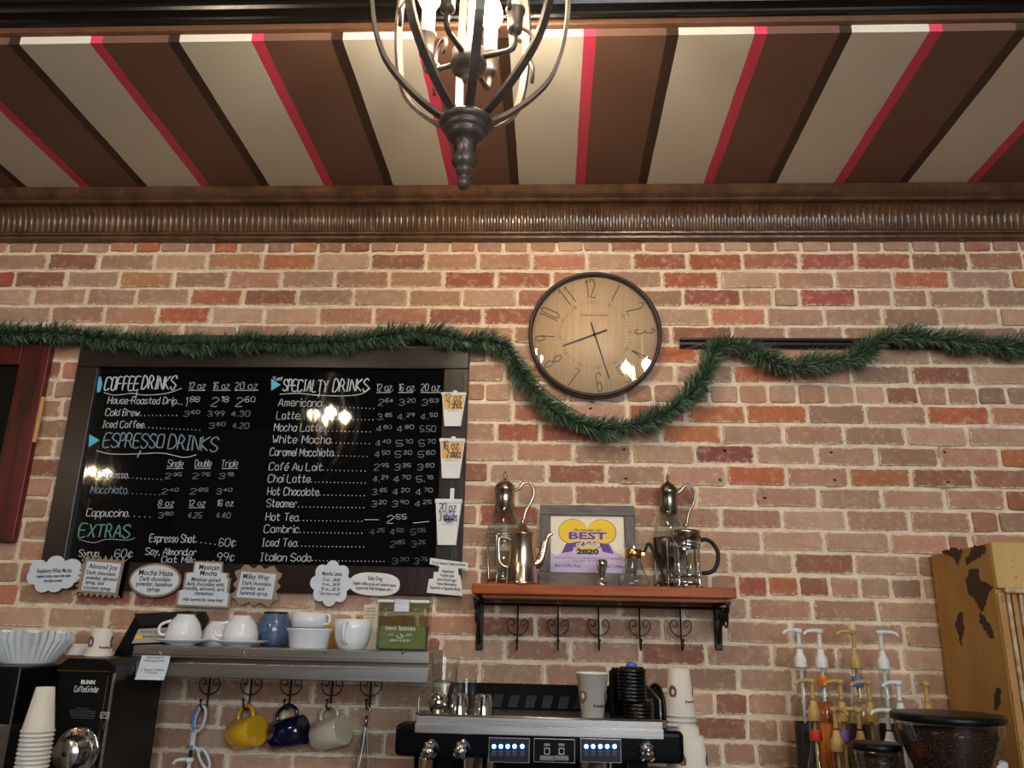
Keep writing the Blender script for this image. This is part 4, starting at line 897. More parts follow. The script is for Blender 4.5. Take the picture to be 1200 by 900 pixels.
# ---- small glass brewer with gold collar and black handle
Y = -.147; k = mx(746, 660, Y); t = thing('glass_decanter', 'small glass decanter with gold collar and black handle beside the award', 'decanter', on(743, Y, SZ))
mb = MB(); mb.shell([(.0001,.002),(17*k,.002),(19*k,.008),(18.5*k,.02),(14*k,.04),(10*k,.066),(8.7*k,.078),(8.8*k,.096),(10.5*k,.112),(12*k,.122)], seg=32); mb.build('glass_body', 'glass', t)
mb = MB(); mb.ring([(9.2*k,.082),(10*k,.083),(10*k,.106),(9.4*k,.107)], seg=28); mb.rbox(.02, .034, -.006, .006, .088, .1, .002); mb.build('collar', 'gold', t)
mb = MB(); mb.tube(smooth_path([(10*k,0,.096),(14*k,0,.104),(17*k,0,.122),(20*k,0,.121),(24*k,0,.1),(30*k,0,.066),(34*k,0,.038),(35*k,0,.02),(31*k,0,.004)], 4), [.005-.0022*i/32 for i in range(33)], 8); mb.build('handle', 'black_plastic', t)
# ---- french press
Y = -.162; k = mx(806, 650, Y); hz = mz(806, 650, Y); t = thing('french_press', 'glass french press with steel frame and black loop handle', 'french press', on(806.5, Y, SZ))
mb = MB(); mb.shell([(.0001,5*hz),(14.5*k,5*hz),(15.5*k,7*hz),(15.5*k,50*hz),(16*k,58*hz)], seg=32); mb.build('beaker', 'glass', t)
fr_ = MB()
for a in (PI*.25, PI*.75, PI*1.25, PI*1.75):
    c, s = math.cos(a), math.sin(a); fr_.tube([(16.4*k*c,16.4*k*s,49*hz),(16.4*k*c,16.4*k*s,6*hz),(17*k*c,17*k*s,3*hz),(19.5*k*c,19.5*k*s,.6*hz)], .0036, 6)
fr_.ring([(16*k,46*hz),(17*k,46.4*hz),(17*k,51*hz),(16*k,51.4*hz)], seg=32); fr_.ring([(14*k,3.5*hz),(16.4*k,3.5*hz),(16.4*k,7*hz),(14*k,7*hz)], seg=32); fr_.build('frame', 'chrome', t)
mb = MB(); mb.lathe([(16*k,54*hz),(17.2*k,54.4*hz),(17.6*k,64*hz),(17.8*k,65*hz),(15*k,67*hz),(4*k,68.5*hz),(.0001,68.6*hz)], seg=32); lid = mb.build('lid', 'pewter', t)
mb = MB(); mb.lathe([(1.2*k,68*hz),(1.2*k,71*hz),(3.4*k,71.4*hz),(4.2*k,73*hz),(3*k,74.5*hz),(.0001,75*hz)], seg=18); mb.build('knob', 'chrome', lid)
mb = MB(); mb.tube([(0,0,12*hz),(0,0,68*hz)], .0022, 6); mb.lathe([(.0001,12*hz),(14.4*k,12*hz),(14.8*k,14*hz),(14.4*k,15*hz),(.0001,16*hz)], seg=28); mb.build('plunger', 'chrome', t)
mb = MB(); mb.tube(smooth_path([(16.5*k,0,55*hz),(22*k,0,56.5*hz),(30*k,0,53*hz),(36*k,0,43*hz),(36*k,0,31*hz),(31*k,0,21*hz),(24*k,0,17.5*hz),(16.5*k,0,17*hz)], 4), .006, 8); mb.build('handle', 'black_plastic', t)

# ================================================================== steel shelf
YT = -.3; TZ = (at(157,757,YT).z+at(503,763,YT).z)/2; tx0, tx1 = at(157,757,YT).x, at(503,763,YT).x
ss = thing('steel_shelf', 'long stainless steel wall shelf carrying white tea cups', 'shelf', ((tx0+tx1)/2, 0, TZ))
zz = lambda py: at(330, py, YT).z
z_a, z_b, z_c, z_d = TZ, zz(773), zz(779), zz(796.5)
mb = MB(); mb.rbox(tx0, tx1, YT+.004, -.004, TZ-.006, TZ, .002); mb.build('top_plate', 'steel', ss, True)
mb = MB(); mb.xprism([(YT+.006, z_a-.001), (YT, z_a-.003), (YT, z_b+.008), (YT-.004, z_b+.003), (YT-.004, z_b), (YT+.02, z_b), (YT+.02, z_a-.005)], tx0, tx1); mb.build('front_lip', 'steel', ss, True)
mb = MB(); mb.box(tx0+.01, tx1-.002, YT+.06, -.004, z_c-.004, z_b-.001); mb.build('under_channel', 'steel', ss, True)
mb = MB(); mb.rbox(tx0+.012, tx1, YT+.001, YT+.012, z_d, z_c, .002); mb.build('apron', 'steel', ss, True)
for xe in (tx1-.003, tx0+.012): mb = MB(); mb.box(xe, xe+.003, YT+.01, -.004, z_d, TZ-.004); mb.build('end_bracket', 'steel', ss, True)
for px in (188, 286, 381, 472): q = at(px, 763, YT); mb = MB(); mb.lathe([(.0001,-.004),(.004,-.003),(.005,.001)], (q.x, YT, q.z-.004), 10, axis=(0,1,0)); mb.build('rivet', 'chrome', ss, True)
def ons(px, Y): return (at(px, 752, Y).x, Y, TZ)
# ---- cups
def handle_pts(r, z0, z1, out): return smooth_path([(r*.9,0,z1),(r+out*.7,0,z1+.002),(r+out,0,(z0+z1)/2+.008),(r+out*.75,0,z0+.004),(r*.8,0,z0)], 4)
def inverted_cup(label, px, Y, rotz, saucer):
    t = thing('teacup', label, 'cup', ons(px, Y), None, (0, 0, rotz))
    b = .0165 if saucer else 0; mb = MB(); R = .049
    mb.lathe([(R-.003,b),(R,b+.001),(R-.001,b+.02),(R-.007,b+.042),(R-.018,b+.058),(R-.024,b+.063),(R-.024,b+.068),(R-.028,b+.068),(R-.028,b+.064),(.0001,b+.064)], seg=36); mb.build('bowl', 'china', t)
    mb = MB(); mb.tube(smooth_path([(R-.004,0,b+.014),(R+.012,0,b+.012),(R+.02,0,b+.024),(R+.014,0,b+.04),(R-.012,0,b+.05)], 4), .0042, 7); mb.build('handle', 'china', t)
    if saucer:
        s = thing('saucer', saucer, 'saucer', ons(px, Y), None, (0, 0, rotz)); mb = MB(); mb.lathe([(.0001,0),(.035,0),(.037,.004),(.055,.009),(.076,.0155),(.077,.018),(.074,.0178),(.05,.0125),(.0001,.0122)], seg=40)
        for f in range(1): pass
        mb.build('dish', 'china', s)
inverted_cup('white teacup turned upside down on a saucer beside the grinder hopper', 214, -.225, PI*1.05, 'white saucer under the upturned teacup beside the grinder hopper')
inverted_cup('white teacup turned upside down on a saucer before the blue-grey jar', 281, -.225, PI*1.1, 'white saucer under the upturned teacup before the blue-grey jar')
inverted_cup('white upturned teacup without a saucer behind the two saucered cups', 254, -.11, PI*.3, None)
t = thing('glazed_jar', 'round blue-grey glazed jar with a dark rim between the teacups', 'jar', ons(320, -.075)); mb = MB()
mb.lathe([(.0001,0),(.032,0),(.042,.008),(.053,.03),(.055,.05),(.047,.076),(.036,.09),(.034,.094)], seg=36); mb.build('body', 'blue_glaze', t)
mb = MB(); mb.lathe([(.034,.093),(.036,.096),(.034,.099),(.029,.099),(.028,.09)], seg=30); mb.build('rim', 'black', t)
t = thing('cereal_bowl', 'white straight-sided bowl under a stacked white cup', 'bowl', ons(362, -.22)); mb = MB(); k = mx(362, 745, -.22)
mb.lathe([(.0001,0),(21*k,0),(22*k,.004),(24.5*k,.042),(26.6*k,.05),(27*k,.053),(25.8*k,.054),(24*k,.05),(20*k,.008),(.0001,.006)], seg=40); mb.build('bowl', 'china', t)
t = thing('stacked_cup', 'white wide coffee cup stacked on the straight-sided bowl', 'cup', (ons(361, -.22)[0], -.22, TZ+.0545), None, (0, 0, -.35)); mb = MB()
mb.lathe([(.0001,0),(17*k,0),(20*k,.004),(21*k,.02),(21.5*k,.041),(20.5*k,.041),(19.5*k,.01),(.0001,.007)], seg=36); mb.build('bowl', 'china', t)
mb = MB(); mb.tube(smooth_path([(19.5*k,0,.036),(25*k,0,.037),(27.5*k,0,.028),(26*k,0,.014),(19.5*k,0,.01)], 4), .0042, 7); mb.build('handle', 'china', t)
t = thing('yellow_bowl', 'small yellow bowl half hidden behind the stacked white cup', 'bowl', ons(380, -.10)); mb = MB(); mb.lathe([(.0001,0),(.026,0),(.03,.01),(.047,.055),(.05,.066),(.047,.066),(.03,.02),(.0001,.012)], seg=30); mb.build('bowl', 'yellow_glaze', t)
t = thing('latte_cup', 'large round-bottomed white latte cup with its handle facing out', 'cup', ons(412.5, -.22), None, (0, 0, -PI/2-.12)); mb = MB(); k = mx(411, 745, -.22)
mb.lathe([(.0001,0),(13*k,0),(15*k,.003),(19.5*k,.025),(21.5*k,.055),(22*k,.081),(21*k,.081),(19*k,.04),(13*k,.008),(.0001,.007)], seg=40); mb.build('bowl', 'china', t)
mb = MB(); mb.tube(smooth_path([(20*k,0,.07),(26*k,0,.072),(30*k,0,.058),(29*k,0,.036),(24*k,0,.02),(18*k,0,.017)], 4), .0052, 8); mb.build('handle', 'china', t)
t = thing('info_card', 'small printed card propped beside the green tea canister', 'card', ons(433, -.1)); mb = MB(); k = mx(433, 730, -.1); mb.box(-9*k, 9*k, -.001, .001, 0, .125); mb.build('card', 'china_cream', t)
mb = MB()
for i, (s, wd) in enumerate((('ORGANIC', 11), ('GREEN TEA', 11), ('steep three minutes', 14), ('in hot water', 12))): printed(mb, s, -1*k, .112-i*.009, .007, -.0013, width=wd*k)
mb.build('print', 'ink', t)
# tea canister
Y = -.2; k = mx(472, 730, Y); hz = mz(472, 730, Y); t = thing('tea_canister', 'square clear canister of green tea with a white lid and metal clasp', 'canister', ons(473, Y), None, (0, 0, .06)); W2 = 29.5*k; H = 55*hz
mb = MB(); mb.rbox(-W2, W2, -W2*.8, W2*.8, 0, H, .012, 3); mb.build('jar', 'tea_glass', t)
mb = MB(); mb.rbox(-W2+.005, W2-.005, -W2*.8+.005, W2*.8-.005, .004, H*.52, .009, 2); mb.build('tea', 'tea_green', t)
mb = MB(); mb.rbox(-W2-.001, W2+.001, -W2*.8-.001, W2*.8+.001, H-.001, H+.008, .004, 2); lidc = mb.build('lid', 'white_plastic', t)
mb = MB(); mb.rbox(-9*k-.004, 9*k-.004, -W2*.8-.005, -W2*.8+.001, H-.026, H+.009, .002); mb.build('clasp', 'steel', lidc)
mb = MB(); printed(mb, 'two leaves', -.004, H*.42, .019, -W2*.8-.0008, width=34*k); printed(mb, 'EST.            2000', -.004, H*.31, .007, -W2*.8-.0008, width=26*k); printed(mb, 'AND A BUD', -.004, H*.19, .009, -W2*.8-.0008, width=22*k)
mb.tube([(-.004-.009*math.cos(a_), -W2*.8-.001, H*.33-.009*math.sin(a_)) for a_ in [i*PI/10 for i in range(11)]], .0011, 5); mb.prism([(-.004, H*.36), (.003, H*.31), (-.002, H*.30)], -W2*.8-.0014, -W2*.8-.0006); mb.build('logo', 'paper', t)
# receipt hanging from the lip
q0, q1 = at(166, 768, YT-.006), at(201, 797, YT-.006); t = thing('receipt', 'curled paper receipt hanging from the front of the steel shelf', 'receipt', ((q0.x+q1.x)/2, YT, q1.z)); mb = MB(); n = 8; vs = []
for i in range(n+1):
    u = i/n; z = q0.z+(q1.z-q0.z)*u; y = YT-.0055-.012*u*u; sh_ = -.004*u
    vs += [(q0.x+sh_, y, z), (q1.x-.012+sh_, y-.001, z), (q0.x+sh_, y+.0006, z), (q1.x-.012+sh_, y-.0004, z)]
mb.add(vs, [(i*4, i*4+1, i*4+5, i*4+4) for i in range(n)]+[(i*4+2, i*4+6, i*4+7, i*4+3) for i in range(n)], True); mb.build('paper', 'paper_cool', t, True)
mb = MB()
for i, (u, tx, wd) in enumerate(((.12, 'RECEIPT', .5), (.24, 'Please pay here', .6), (.62, '1  Drip Coffee', .7), (.74, 'Total', .35))):
    printed(mb, tx, (q0.x+q1.x)/2-.006-.004*u, q0.z+(q1.z-q0.z)*u, .007, YT-.0072-.012*u*u, width=(q1.x-q0.x)*wd)
mb.build('print', 'ink_grey', t, True)

# ================================================================== hook rack below the steel shelf
YR = -.028; zt = at(340, 797, YR).z-.0; zt = z_d+.024
rk = thing('hook_rack', 'black iron wall rack with five scrolled hooks under the steel shelf', 'rack', (at(344, 800, YR).x, 0, zt))
mb = MB(); mb.tube([(at(235, 790, YR).x, YR, zt), (at(452, 790, YR).x, YR, zt)], .0036, 6); mb.build('rail', 'iron', rk, True)
for px in (236, 451): x = at(px, 790, YR).x; mb = MB(); mb.rbox(x-.006, x+.006, YR-.004, .0, zt-.009, zt+.009, .002); mb.build('mount', 'iron', rk, True)
HX = {}
for i, px in enumerate((248, 297, 344, 392.5, 438)):
    x = at(px-4, 815, YR).x; zb2 = at(px, 831, YR).z; HX[i] = (x, zb2); hook(rk, x, zt, zb2, YR, True, .05)
HY = YR-.028                       # where the load hangs on the hook
def mug(label, i, m, inner, tilt, turn):
    """mug hung by its handle: axis sideways, mouth to the right"""
    x, zb2 = HX[i]; t = thing('mug', label, 'mug', (x, HY, zb2+.0085), 'mugs hanging on the hook rack')
    R, L = .0415, .098; ro = .072    # handle apex sits ro above the mug axis
    A = Matrix(((0,0,1),(0,-1,0),(1,0,0))).to_4x4()          # local z -> +x, local x -> +z
    Mx = Matrix.Rotation(turn, 4, 'Z') @ Matrix.Rotation(-tilt, 4, 'Y') @ Matrix.Translation((-L*.52, 0, -ro)) @ A
    mb = MB(); mb.lathe([(.0001,0),(R-.004,0),(R,.004),(R,L-.001),(R-.0015,L),(R-.004,L-.001)], seg=40); mb.xf(Mx); mb.build('body', m, t)
    mb = MB(); mb.lathe([(R-.0038,L-.0005),(R-.0045,.01),(.0001,.007)], seg=36); mb.xf(Mx); mb.build('inside', inner, t)
    mb = MB(); mb.tube(smooth_path([(R-.004,0,L*.82),(R+.016,0,L*.83),(ro,0,L*.68),(ro+.002,0,L*.5),(ro-.006,0,L*.3),(R+.012,0,L*.2),(R-.004,0,L*.2)], 4), .0058, 8); mb.xf(Mx); mb.build('handle', m, t)
mug('bright yellow mug hanging by its handle from the hook rack', 1, 'yellow_glaze', 'yellow_glaze', math.radians(13), math.radians(-30))
mug('navy blue mug hanging by its handle from the hook rack', 2, 'navy_glaze', 'navy_glaze', math.radians(14), math.radians(-12))
mug('cream mug hanging by its handle from the hook rack', 3, 'cream_glaze', 'cream_glaze', math.radians(15), math.radians(-26))
# scissors
x, zb2 = HX[0]; t = thing('scissors', 'blue and white handled scissors hanging from the hook rack', 'scissors', (x-.005, HY, zb2+.0085)); k = mx(243, 850, HY)
def sp(u, v): return (u*k, 0, v*k*.97)
def loop(cx, cy, rx, ry, rot, n=24): return [sp(cx+rx*math.cos(a)*math.cos(rot)-ry*math.sin(a)*math.sin(rot), cy+rx*math.cos(a)*math.sin(rot)+ry*math.sin(a)*math.cos(rot)) for a in [2*PI*i/n for i in range(n)]]
mb = MB(); mb.tube(loop(0, -13.5, 5.8, 14, -.16), .0048, 8, closed=True); mb.build('handle', 'white_plastic', t)
mb = MB(); mb.tube([(p_[0]*1.0, -.004, p_[2]) for p_ in loop(-1.5, -13, 5.2, 12.5, -.16)][8:19], .0042, 8); mb.build('grip_pad', 'blue_plastic', t)
mb = MB(); mb.rbox(-8*k, -2*k, -.005, .004, -46*k, -27*k, .003); mb.build('shank', 'white_plastic', t)
mb = MB(); mb.tube([(p_[0], .006, p_[2]) for p_ in loop(9.5, -57, 4.6, 12.5, .55)], .0045, 8, closed=True); mb.tube([(-4*k, .006, -42*k), (4*k, .006, -49*k)], .005, 6); mb.build('handle', 'white_plastic', t)
mb = MB(); mb.lathe([(.0001,-.008),(2.2*k,-.007),(2.2*k,.008)], (-5*k, 0, -43*k), 14, axis=(0,1,0)); mb.build('pivot', 'blue_plastic', t)
mb = MB(); mb.prism([(-7.5*k, -46*k), (-3.5*k, -46*k), (-5.5*k, -90*k), (-7*k, -92*k)], -.003, .002); mb.prism([(-4*k, -44*k), (-7.5*k, -47*k), (-14*k, -88*k)], .002, .005); mb.build('blade', 'chrome', t)
# wire whisk
x, zb2 = HX[4]; t = thing('wire_whisk', 'thin wire whisk hanging from the last hook of the rack', 'whisk', (x, HY, zb2+.001))
mb = MB(); mb.tube([(.008*math.cos(a), 0, -.006+.012*math.sin(a)) for a in [2*PI*i/14 for i in range(14)]], .0016, 6, closed=True); mb.tube([(0,0,-.017),(-.003,0,-.05)], .005, 8); mb.build('handle', 'steel', t)
for i in range(7):
    a = PI*i/7; c, s = math.cos(a), math.sin(a); mb = MB(); pts = [(-.003, 0, -.045)]
    for j in range(1, 16): v = j/16*PI; pts.append((-.004-.03*0+.03*math.sin(v)*(1 if j < 99 else 1)*c*(1)-.004*j/16, .03*math.sin(v)*s, -.045-.16*(.5-.5*math.cos(v))))
    mb.tube([(-.003+.004*c, .004*s, -.045), (-.006+.012*c, .012*s, -.09), (-.012+.024*c, .024*s, -.14), (-.014+.026*c, .026*s, -.165), (-.015+.014*c, .014*s, -.19), (-.016, 0, -.197), (-.015-.014*c, -.014*s, -.19), (-.014-.026*c, -.026*s, -.165), (-.012-.024*c, -.024*s, -.14), (-.006-.012*c, -.012*s, -.09), (-.003-.004*c, -.004*s, -.045)], .0009, 5); mb.build('loop_wire', 'steel', t)
# ================================================================== espresso machine
YM = -.58; k = mx(630, 870, YM)
P_ = lambda px, py, Y=YM: at(px, py, Y)
mx0, mx1 = P_(462, 870).x, P_(802, 870).x; zt_ = (P_(485, 849).z+P_(778, 852).z)/2; zb_ = (P_(470, 889).z+P_(800, 894).z)/2; zst = (P_(485, 861).z+P_(778, 865).z)/2
cxm = (mx0+mx1)/2; TR = zt_
em = thing('espresso_machine', 'black two-group espresso machine with steel cup tray and blue lit buttons', 'espresso machine', (cxm, -.36, CT))
mb = MB(); mb.rbox(mx0, mx1, YM, YM+.08, zb_, zt_-.004, .012, 3); fp = mb.build('front_panel', 'machine_black', em, True)
mb = MB(); mb.rbox(mx0+.02, mx1-.02, YM+.06, -.16, zb_+.01, TR-.012, .01, 2); mb.build('upper_body', 'machine_black', em, True)
mb = MB(); mb.rbox(mx0+.06, mx1-.06, YM+.2, -.16, CT+.03, zb_+.02, .008, 2); mb.build('lower_body', 'machine_black', em, True)
mb = MB(); mb.rbox(mx0+.04, mx1-.04, YM+.0, YM+.24, CT+.04, CT+.1, .006, 2); mb.build('drip_tray', 'steel', em, True)
sxa, sxb = P_(486, 850).x, P_(778, 852).x
mb = MB(); mb.rbox(sxa, sxb, YM-.003, YM+.01, zst, TR-.002, .002); mb.build('steel_band', 'steel', em, True)
mb = MB(); mb.rbox(sxa+.004, sxb-.004, YM, -.2, TR-.012, TR, .002); tray = mb.build('cup_tray', 'steel', em, True)
mb = MB(); mb.tube([(sxa+.004, YM+.004, TR+.016), (sxb-.004, YM+.004, TR+.016)], .0035, 6)
mb.tube([(sxb-.006, YM+.004, TR-.004), (sxb-.006, YM+.004, TR+.06), (sxb-.008, -.22, TR+.085)], .003, 6); mb.tube([(sxa+.006, YM+.004, TR-.004), (sxa+.006, YM+.004, TR+.06), (sxa+.008, -.22, TR+.085)], .003, 6); mb.build('tray_rail', 'steel', em, True)
mb = MB(); mb.rbox(sxa+.002, sxb-.002, YM+.001, YM+.007, TR-.004, TR+.015, .0015); mb.build('tray_lip', 'steel', em, True)
xa, xb_ = at(520, 803, -.16).x, at(775, 806, -.16).x; zg = at(640, 802, -.16).z
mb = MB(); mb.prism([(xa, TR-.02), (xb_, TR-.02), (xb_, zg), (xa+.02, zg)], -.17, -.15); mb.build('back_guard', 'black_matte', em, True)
for i in range(11):                                                  # slats shaped after the tray slots mirrored in the guard
    x = xa+.09+i*.046; mb = MB(); mb.prism([(x, TR+.004), (x+.026, TR+.004), (x+.034, TR+.036), (x+.008, TR+.036)], -.174, -.169); mb.build('reflection_slat', 'black_plastic', em, True)
def knob(px, py):
    q = P_(px, py); mb = MB(); mb.lathe([(.0001,-.034),(.010,-.034),(.0135,-.03),(.0145,-.02),(.019,-.016),(.0205,-.006),(.0205,.002)], (q.x, YM, q.z), 26, axis=(0,1,0)); kb = mb.build('knob', 'chrome', em, True)
    mb = MB(); mb.lathe([(.0001,-.0355),(.0065,-.035),(.0065,-.033)], (q.x, YM, q.z), 16, axis=(0,1,0)); mb.build('knob_cap', 'steel', kb, True)
    mb = MB(); mb.lathe([(.0001,-.018),(.006,-.017),(.006,.0)], (q.x+.004, YM, q.z+.018), 12, axis=(0,1,0)); mb.build('lever', 'chrome', kb, True)
knob(503.5, 879); knob(541, 879); knob(758, 882)
def button_panel(x0, x1, y0, y1, leds):
    a, b = P_(x0, y1), P_(x1, y0); mb = MB(); mb.rbox(a.x-.002, b.x+.002, YM-.003, YM+.002, a.z-.002, b.z+.002, .0012); pn = mb.build('button_panel', 'steel', em, True)
    mb = MB(); mb.box(a.x, b.x, YM-.0038, YM-.001, a.z, b.z); mb.build('panel_face', 'led_panel' if leds else 'display', pn, True); return pn, a, b
for x0, x1, y0, y1, lx in ((573, 620, 866, 892, (579, 587, 595, 603, 612)), (681, 727, 867, 892, (687, 695, 703.5, 711.5, 720))):
    pn, a, b = button_panel(x0, x1, y0, y1, True)
    for j, px in enumerate(lx):
        q = P_(px, 874.5); mb = MB(); mb.lathe([(.0001,-.0062),(.0042,-.006),(.0046,-.0035)], (q.x, YM, q.z), 12, axis=(0,1,0)); mb.build('led', 'led', pn, True)
        q = P_(px, 883); mb = MB(); mb.rbox(q.x-.0058, q.x+.0058, YM-.006, YM-.0035, q.z-.005, q.z+.006, .001); mb.build('button', 'led_dim', pn, True)
pn, a, b = button_panel(626, 673, 867, 892, False)
for px in (641, 658):
    q = P_(px, 872.5); mb = MB(); mb.box(q.x-.007, q.x+.007, YM-.0046, YM-.0036, q.z-.003, q.z+.003); mb.build('icon', 'grey_button', pn, True)
    q = P_(px, 880); mb = MB(); mb.tube([(q.x+sx_*.0055, YM-.0046, q.z+sz_*.006) for sx_, sz_ in ((-1,-1),(1,-1),(1,1),(-1,1))], .0011, 4, closed=True); mb.build('button', 'paper', pn, True)
    q = P_(px, 888); mb = MB(); mb.rbox(q.x-.0165, q.x+.0165, YM-.0065, YM-.0035, q.z-.0052, q.z+.0052, .0025); mb.build('button', 'grey_button', pn, True)
for px in (560, 700):                                                # brewing groups under the panel
    x = P_(px, 900).x; mb = MB(); mb.lathe([(.036,CT+.22),(.036,CT+.25),(.042,CT+.26),(.042,zb_+.012)], (x, YM+.09, 0), 26); gh = mb.build('brew_group', 'chrome', em, True)
    mb = MB(); mb.lathe([(.034,CT+.2),(.036,CT+.205),(.036,CT+.225)], (x, YM+.09, 0), 24); mb.tube([(x, YM+.06, CT+.21), (x, YM-.06, CT+.195)], .013, 10); mb.build('portafilter', 'chrome', gh, True)
for px in (484, 506, 566, 735): x = P_(px, 895).x; mb = MB(); mb.tube([(x, YM+.05, zb_+.01), (x, YM+.04, zb_-.12), (x+.008, YM+.02, zb_-.2)], .006, 8); mb.build('steam_wand', 'chrome', em, True)
for px in (485, 775):
    for y in (YM+.12, -.2): x = P_(px, 890).x; mb = MB(); mb.lathe([(.0001,CT),(.018,CT),(.02,CT+.01),(.014,CT+.035),(.0001,CT+.04)], (x+(.03 if px < 600 else -.03), y, 0), 16); mb.build('foot', 'steel', em, True)
def ont(px, Y): return (at(px, 842, Y).x, Y, TR)
# ---- things on the cup tray
def tumbler(label, px, Y, r, h, z=TR, ridged=0):
    t = thing('glass_tumbler', label, 'glass', (at(px, 820, Y).x, Y, z)); mb = MB(); mb.shell([(.0001,.003),(r*.82,.003),(r*.84,.006),(r,h)], seg=30, flute=ridged, nf=15); mb.build('wall', 'glass', t)
    mb = MB(); mb.lathe([(.0001,0),(r*.83,0),(r*.84,.004),(.0001,.004)], seg=30); mb.build('base', 'glass', t); return t
g1 = tumbler('ribbed clear glass tumbler behind the steel creamers, under another glass', 522, -.40, .034, .075, TR, .03)
g2 = tumbler('clear glass tumbler stacked on the ribbed tumbler over the cup tray', 520, -.40, .037, .062, TR+.0765)
g3 = tumbler('small clear glass beside the stacked tumblers on the cup tray', 547, -.42, .0235, .088)
def creamer(label, px, Y, kind):
    t = thing('steel_cup', label, 'cup', ont(px, Y)); mb = MB()
    if kind == 'round': mb.lathe([(.0001,0),(.0165,0),(.017,.004),(.011,.009),(.012,.012),(.021,.022),(.024,.036),(.0225,.05),(.016,.058),(.0001,.061)], seg=26)
    else: mb.lathe([(.0245,0),(.026,.001),(.0255,.008),(.019,.056),(.017,.06),(.0001,.061)], seg=26)
    mb.build('cup', 'chrome', t)
creamer('round polished steel creamer cup at the left end of the cup tray', 512.5, -.52, 'round'); creamer('upturned tapered steel cup beside the round creamer', 538, -.52, 't'); creamer('upturned tapered steel cup nearest the wooden stirrers', 566, -.52, 't')
def paper_cup(name, label, loc, r0, r1, h, m='paper_cup', flip=False, logo=True, group=None, rotz=0):
    """r0 base radius, r1 mouth radius; flip = stands on its mouth"""
    t = thing(name, label, 'paper cup', loc, group, (0, 0, rotz)); mb = MB()
    pr = [(.0001,.004),(r0*.93,.004),(r0*.95,0),(r0,0),(r1-.0003,h-.004),(r1+.0015,h-.004),(r1+.0025,h-.002),(r1+.0015,h),(r1-.0008,h-.001),(r0+(r1-r0)*.007/h-.0008,.007),(.0001,.007)]
    if flip: pr = [(a, h-b) for a, b in pr]
    mb.lathe(pr, seg=36); mb.build('cup', m, t)
    if logo:
        for a0 in (-2.6, -.45):
            mb = MB(); zc = h*.52; rr = (r0+(r1-r0)*.52 if not flip else r1+(r0-r1)*.52)+.0014; vs = []; n = 20
            for i in range(n): a = 2*PI*i/n; th = a0+.36*math.cos(a); vs.append((rr*math.cos(th), rr*math.sin(th), zc+.017*math.sin(a)))
            vs.append((rr*1.004*math.cos(a0), rr*1.004*math.sin(a0), zc)); mb.add(vs, [(i, (i+1) % n, n) for i in range(n)]); e = mb.build('emblem', 'emblem', t)
            mb = MB(); vs2 = [(rr*1.008*math.cos(a0+.12*math.cos(q)+.04), rr*1.008*math.sin(a0+.12*math.cos(q)+.04), zc+.007*math.sin(q)) for q in [2*PI*i/8 for i in range(8)]]; mb.add(vs2, [tuple(range(8))]); mb.build('emblem_eye', 'paper', e)
        mb = MB(); vs, fs = font_mesh('Roasting Co', .009, .0002); rr = (r0+(r1-r0)*.3 if not flip else r1+(r0-r1)*.3)+.0016
        mb.add([(rr*math.cos(-1.05+v.x/rr), rr*math.sin(-1.05+v.x/rr), h*.3+v.y) for v in vs], fs); mb.build('print', 'ink', t)
    return t
paper_cup('paper_cup', 'single white paper cup with round emblems on the espresso machine', ont(694.5, -.44), .0255, .0395, .112, rotz=.2)
# wooden stirrers / tongs
for i, (x0, y0, x1, y1) in enumerate(((609, 838, 660, 840), (612, 840.5, 662, 837.5), (618, 837, 655, 841))):
    Y = -.50+i*.012; a = at(x0, y0, Y); b = at(x1, y1, Y+.02); z = TR+.0005+i*.0028; t = thing('stir_stick', 'flat wooden stir stick lying on the cup tray', 'stir stick', ((a.x+b.x)/2, Y, z), 'loose wooden stir sticks on the cup tray'); mb = MB(); d = Vector((b.x-a.x, .02, 0)).normalized(); n_ = Vector((-d.y, d.x, 0))*.004
    vs = [Vector((a.x, Y, z))-n_, Vector((b.x, Y+.02, z))-n_, Vector((b.x, Y+.02, z))+n_, Vector((a.x, Y, z))+n_]; mb.add(vs+[v+Vector((0,0,.0026)) for v in vs], [(0,3,2,1),(4,5,6,7),(0,1,5,4),(1,2,6,5),(2,3,7,6),(3,0,4,7)]); mb.build('stick', 'kraft', t, True)
# black lids in two columns with a black lid holder
LR = 19*mx(745, 820, -.38)
hb = at(742, 840, -.38); t = thing('lid_holder', 'black curved lid holder on the cup tray around the stacked lids', 'holder', (hb.x, -.36, TR)); mb = MB()
mb.prism([(-.05, 0), (.036, 0), (.036, .09), (.026, .122), (-.044, .118), (-.05, .11)], .058, .066); mb.rbox(-.054, -.046, -.0, .064, 0, .112, .003); mb.build('back_plate', 'black_matte', t)
mb = MB(); mb.tube(smooth_path([(.054,.06,.07),(.064,.03,.08),(.074,.0,.066),(.079,-.01,.03),(.079,-.012,.0)], 4), .005, 8); mb.build('side_arm', 'black_plastic', t)
def lid_stack(px, Y, n, z0, label, r, grp, dx=0):
    base = None
    for i in range(n):
        loc = (at(px, 830, Y).x+dx, Y, z0+i*.0085)
        if base is None:
            base = thing('cup_lid', label, 'lid', loc, grp); mb = MB(); mb.shell([(r,0),(r+.0015,.002),(r,.006),(r-.003,.0075),(r-.006,.011),(r-.009,.012),(.0001,.012)], seg=32); mb.build('rim', 'lid_black', base)
        else: dup(base, loc)
    return z0+n*.0085
zt2 = lid_stack(745, -.40, 5, TR, 'black plastic cup lid in the lower stack on the espresso machine', .037, 'lower stack of black lids', .006)
zt3 = lid_stack(744, -.40, 9, zt2+.0035, 'black plastic cup lid in the upper stack on the espresso machine', .035, 'upper stack of black lids', -.006)
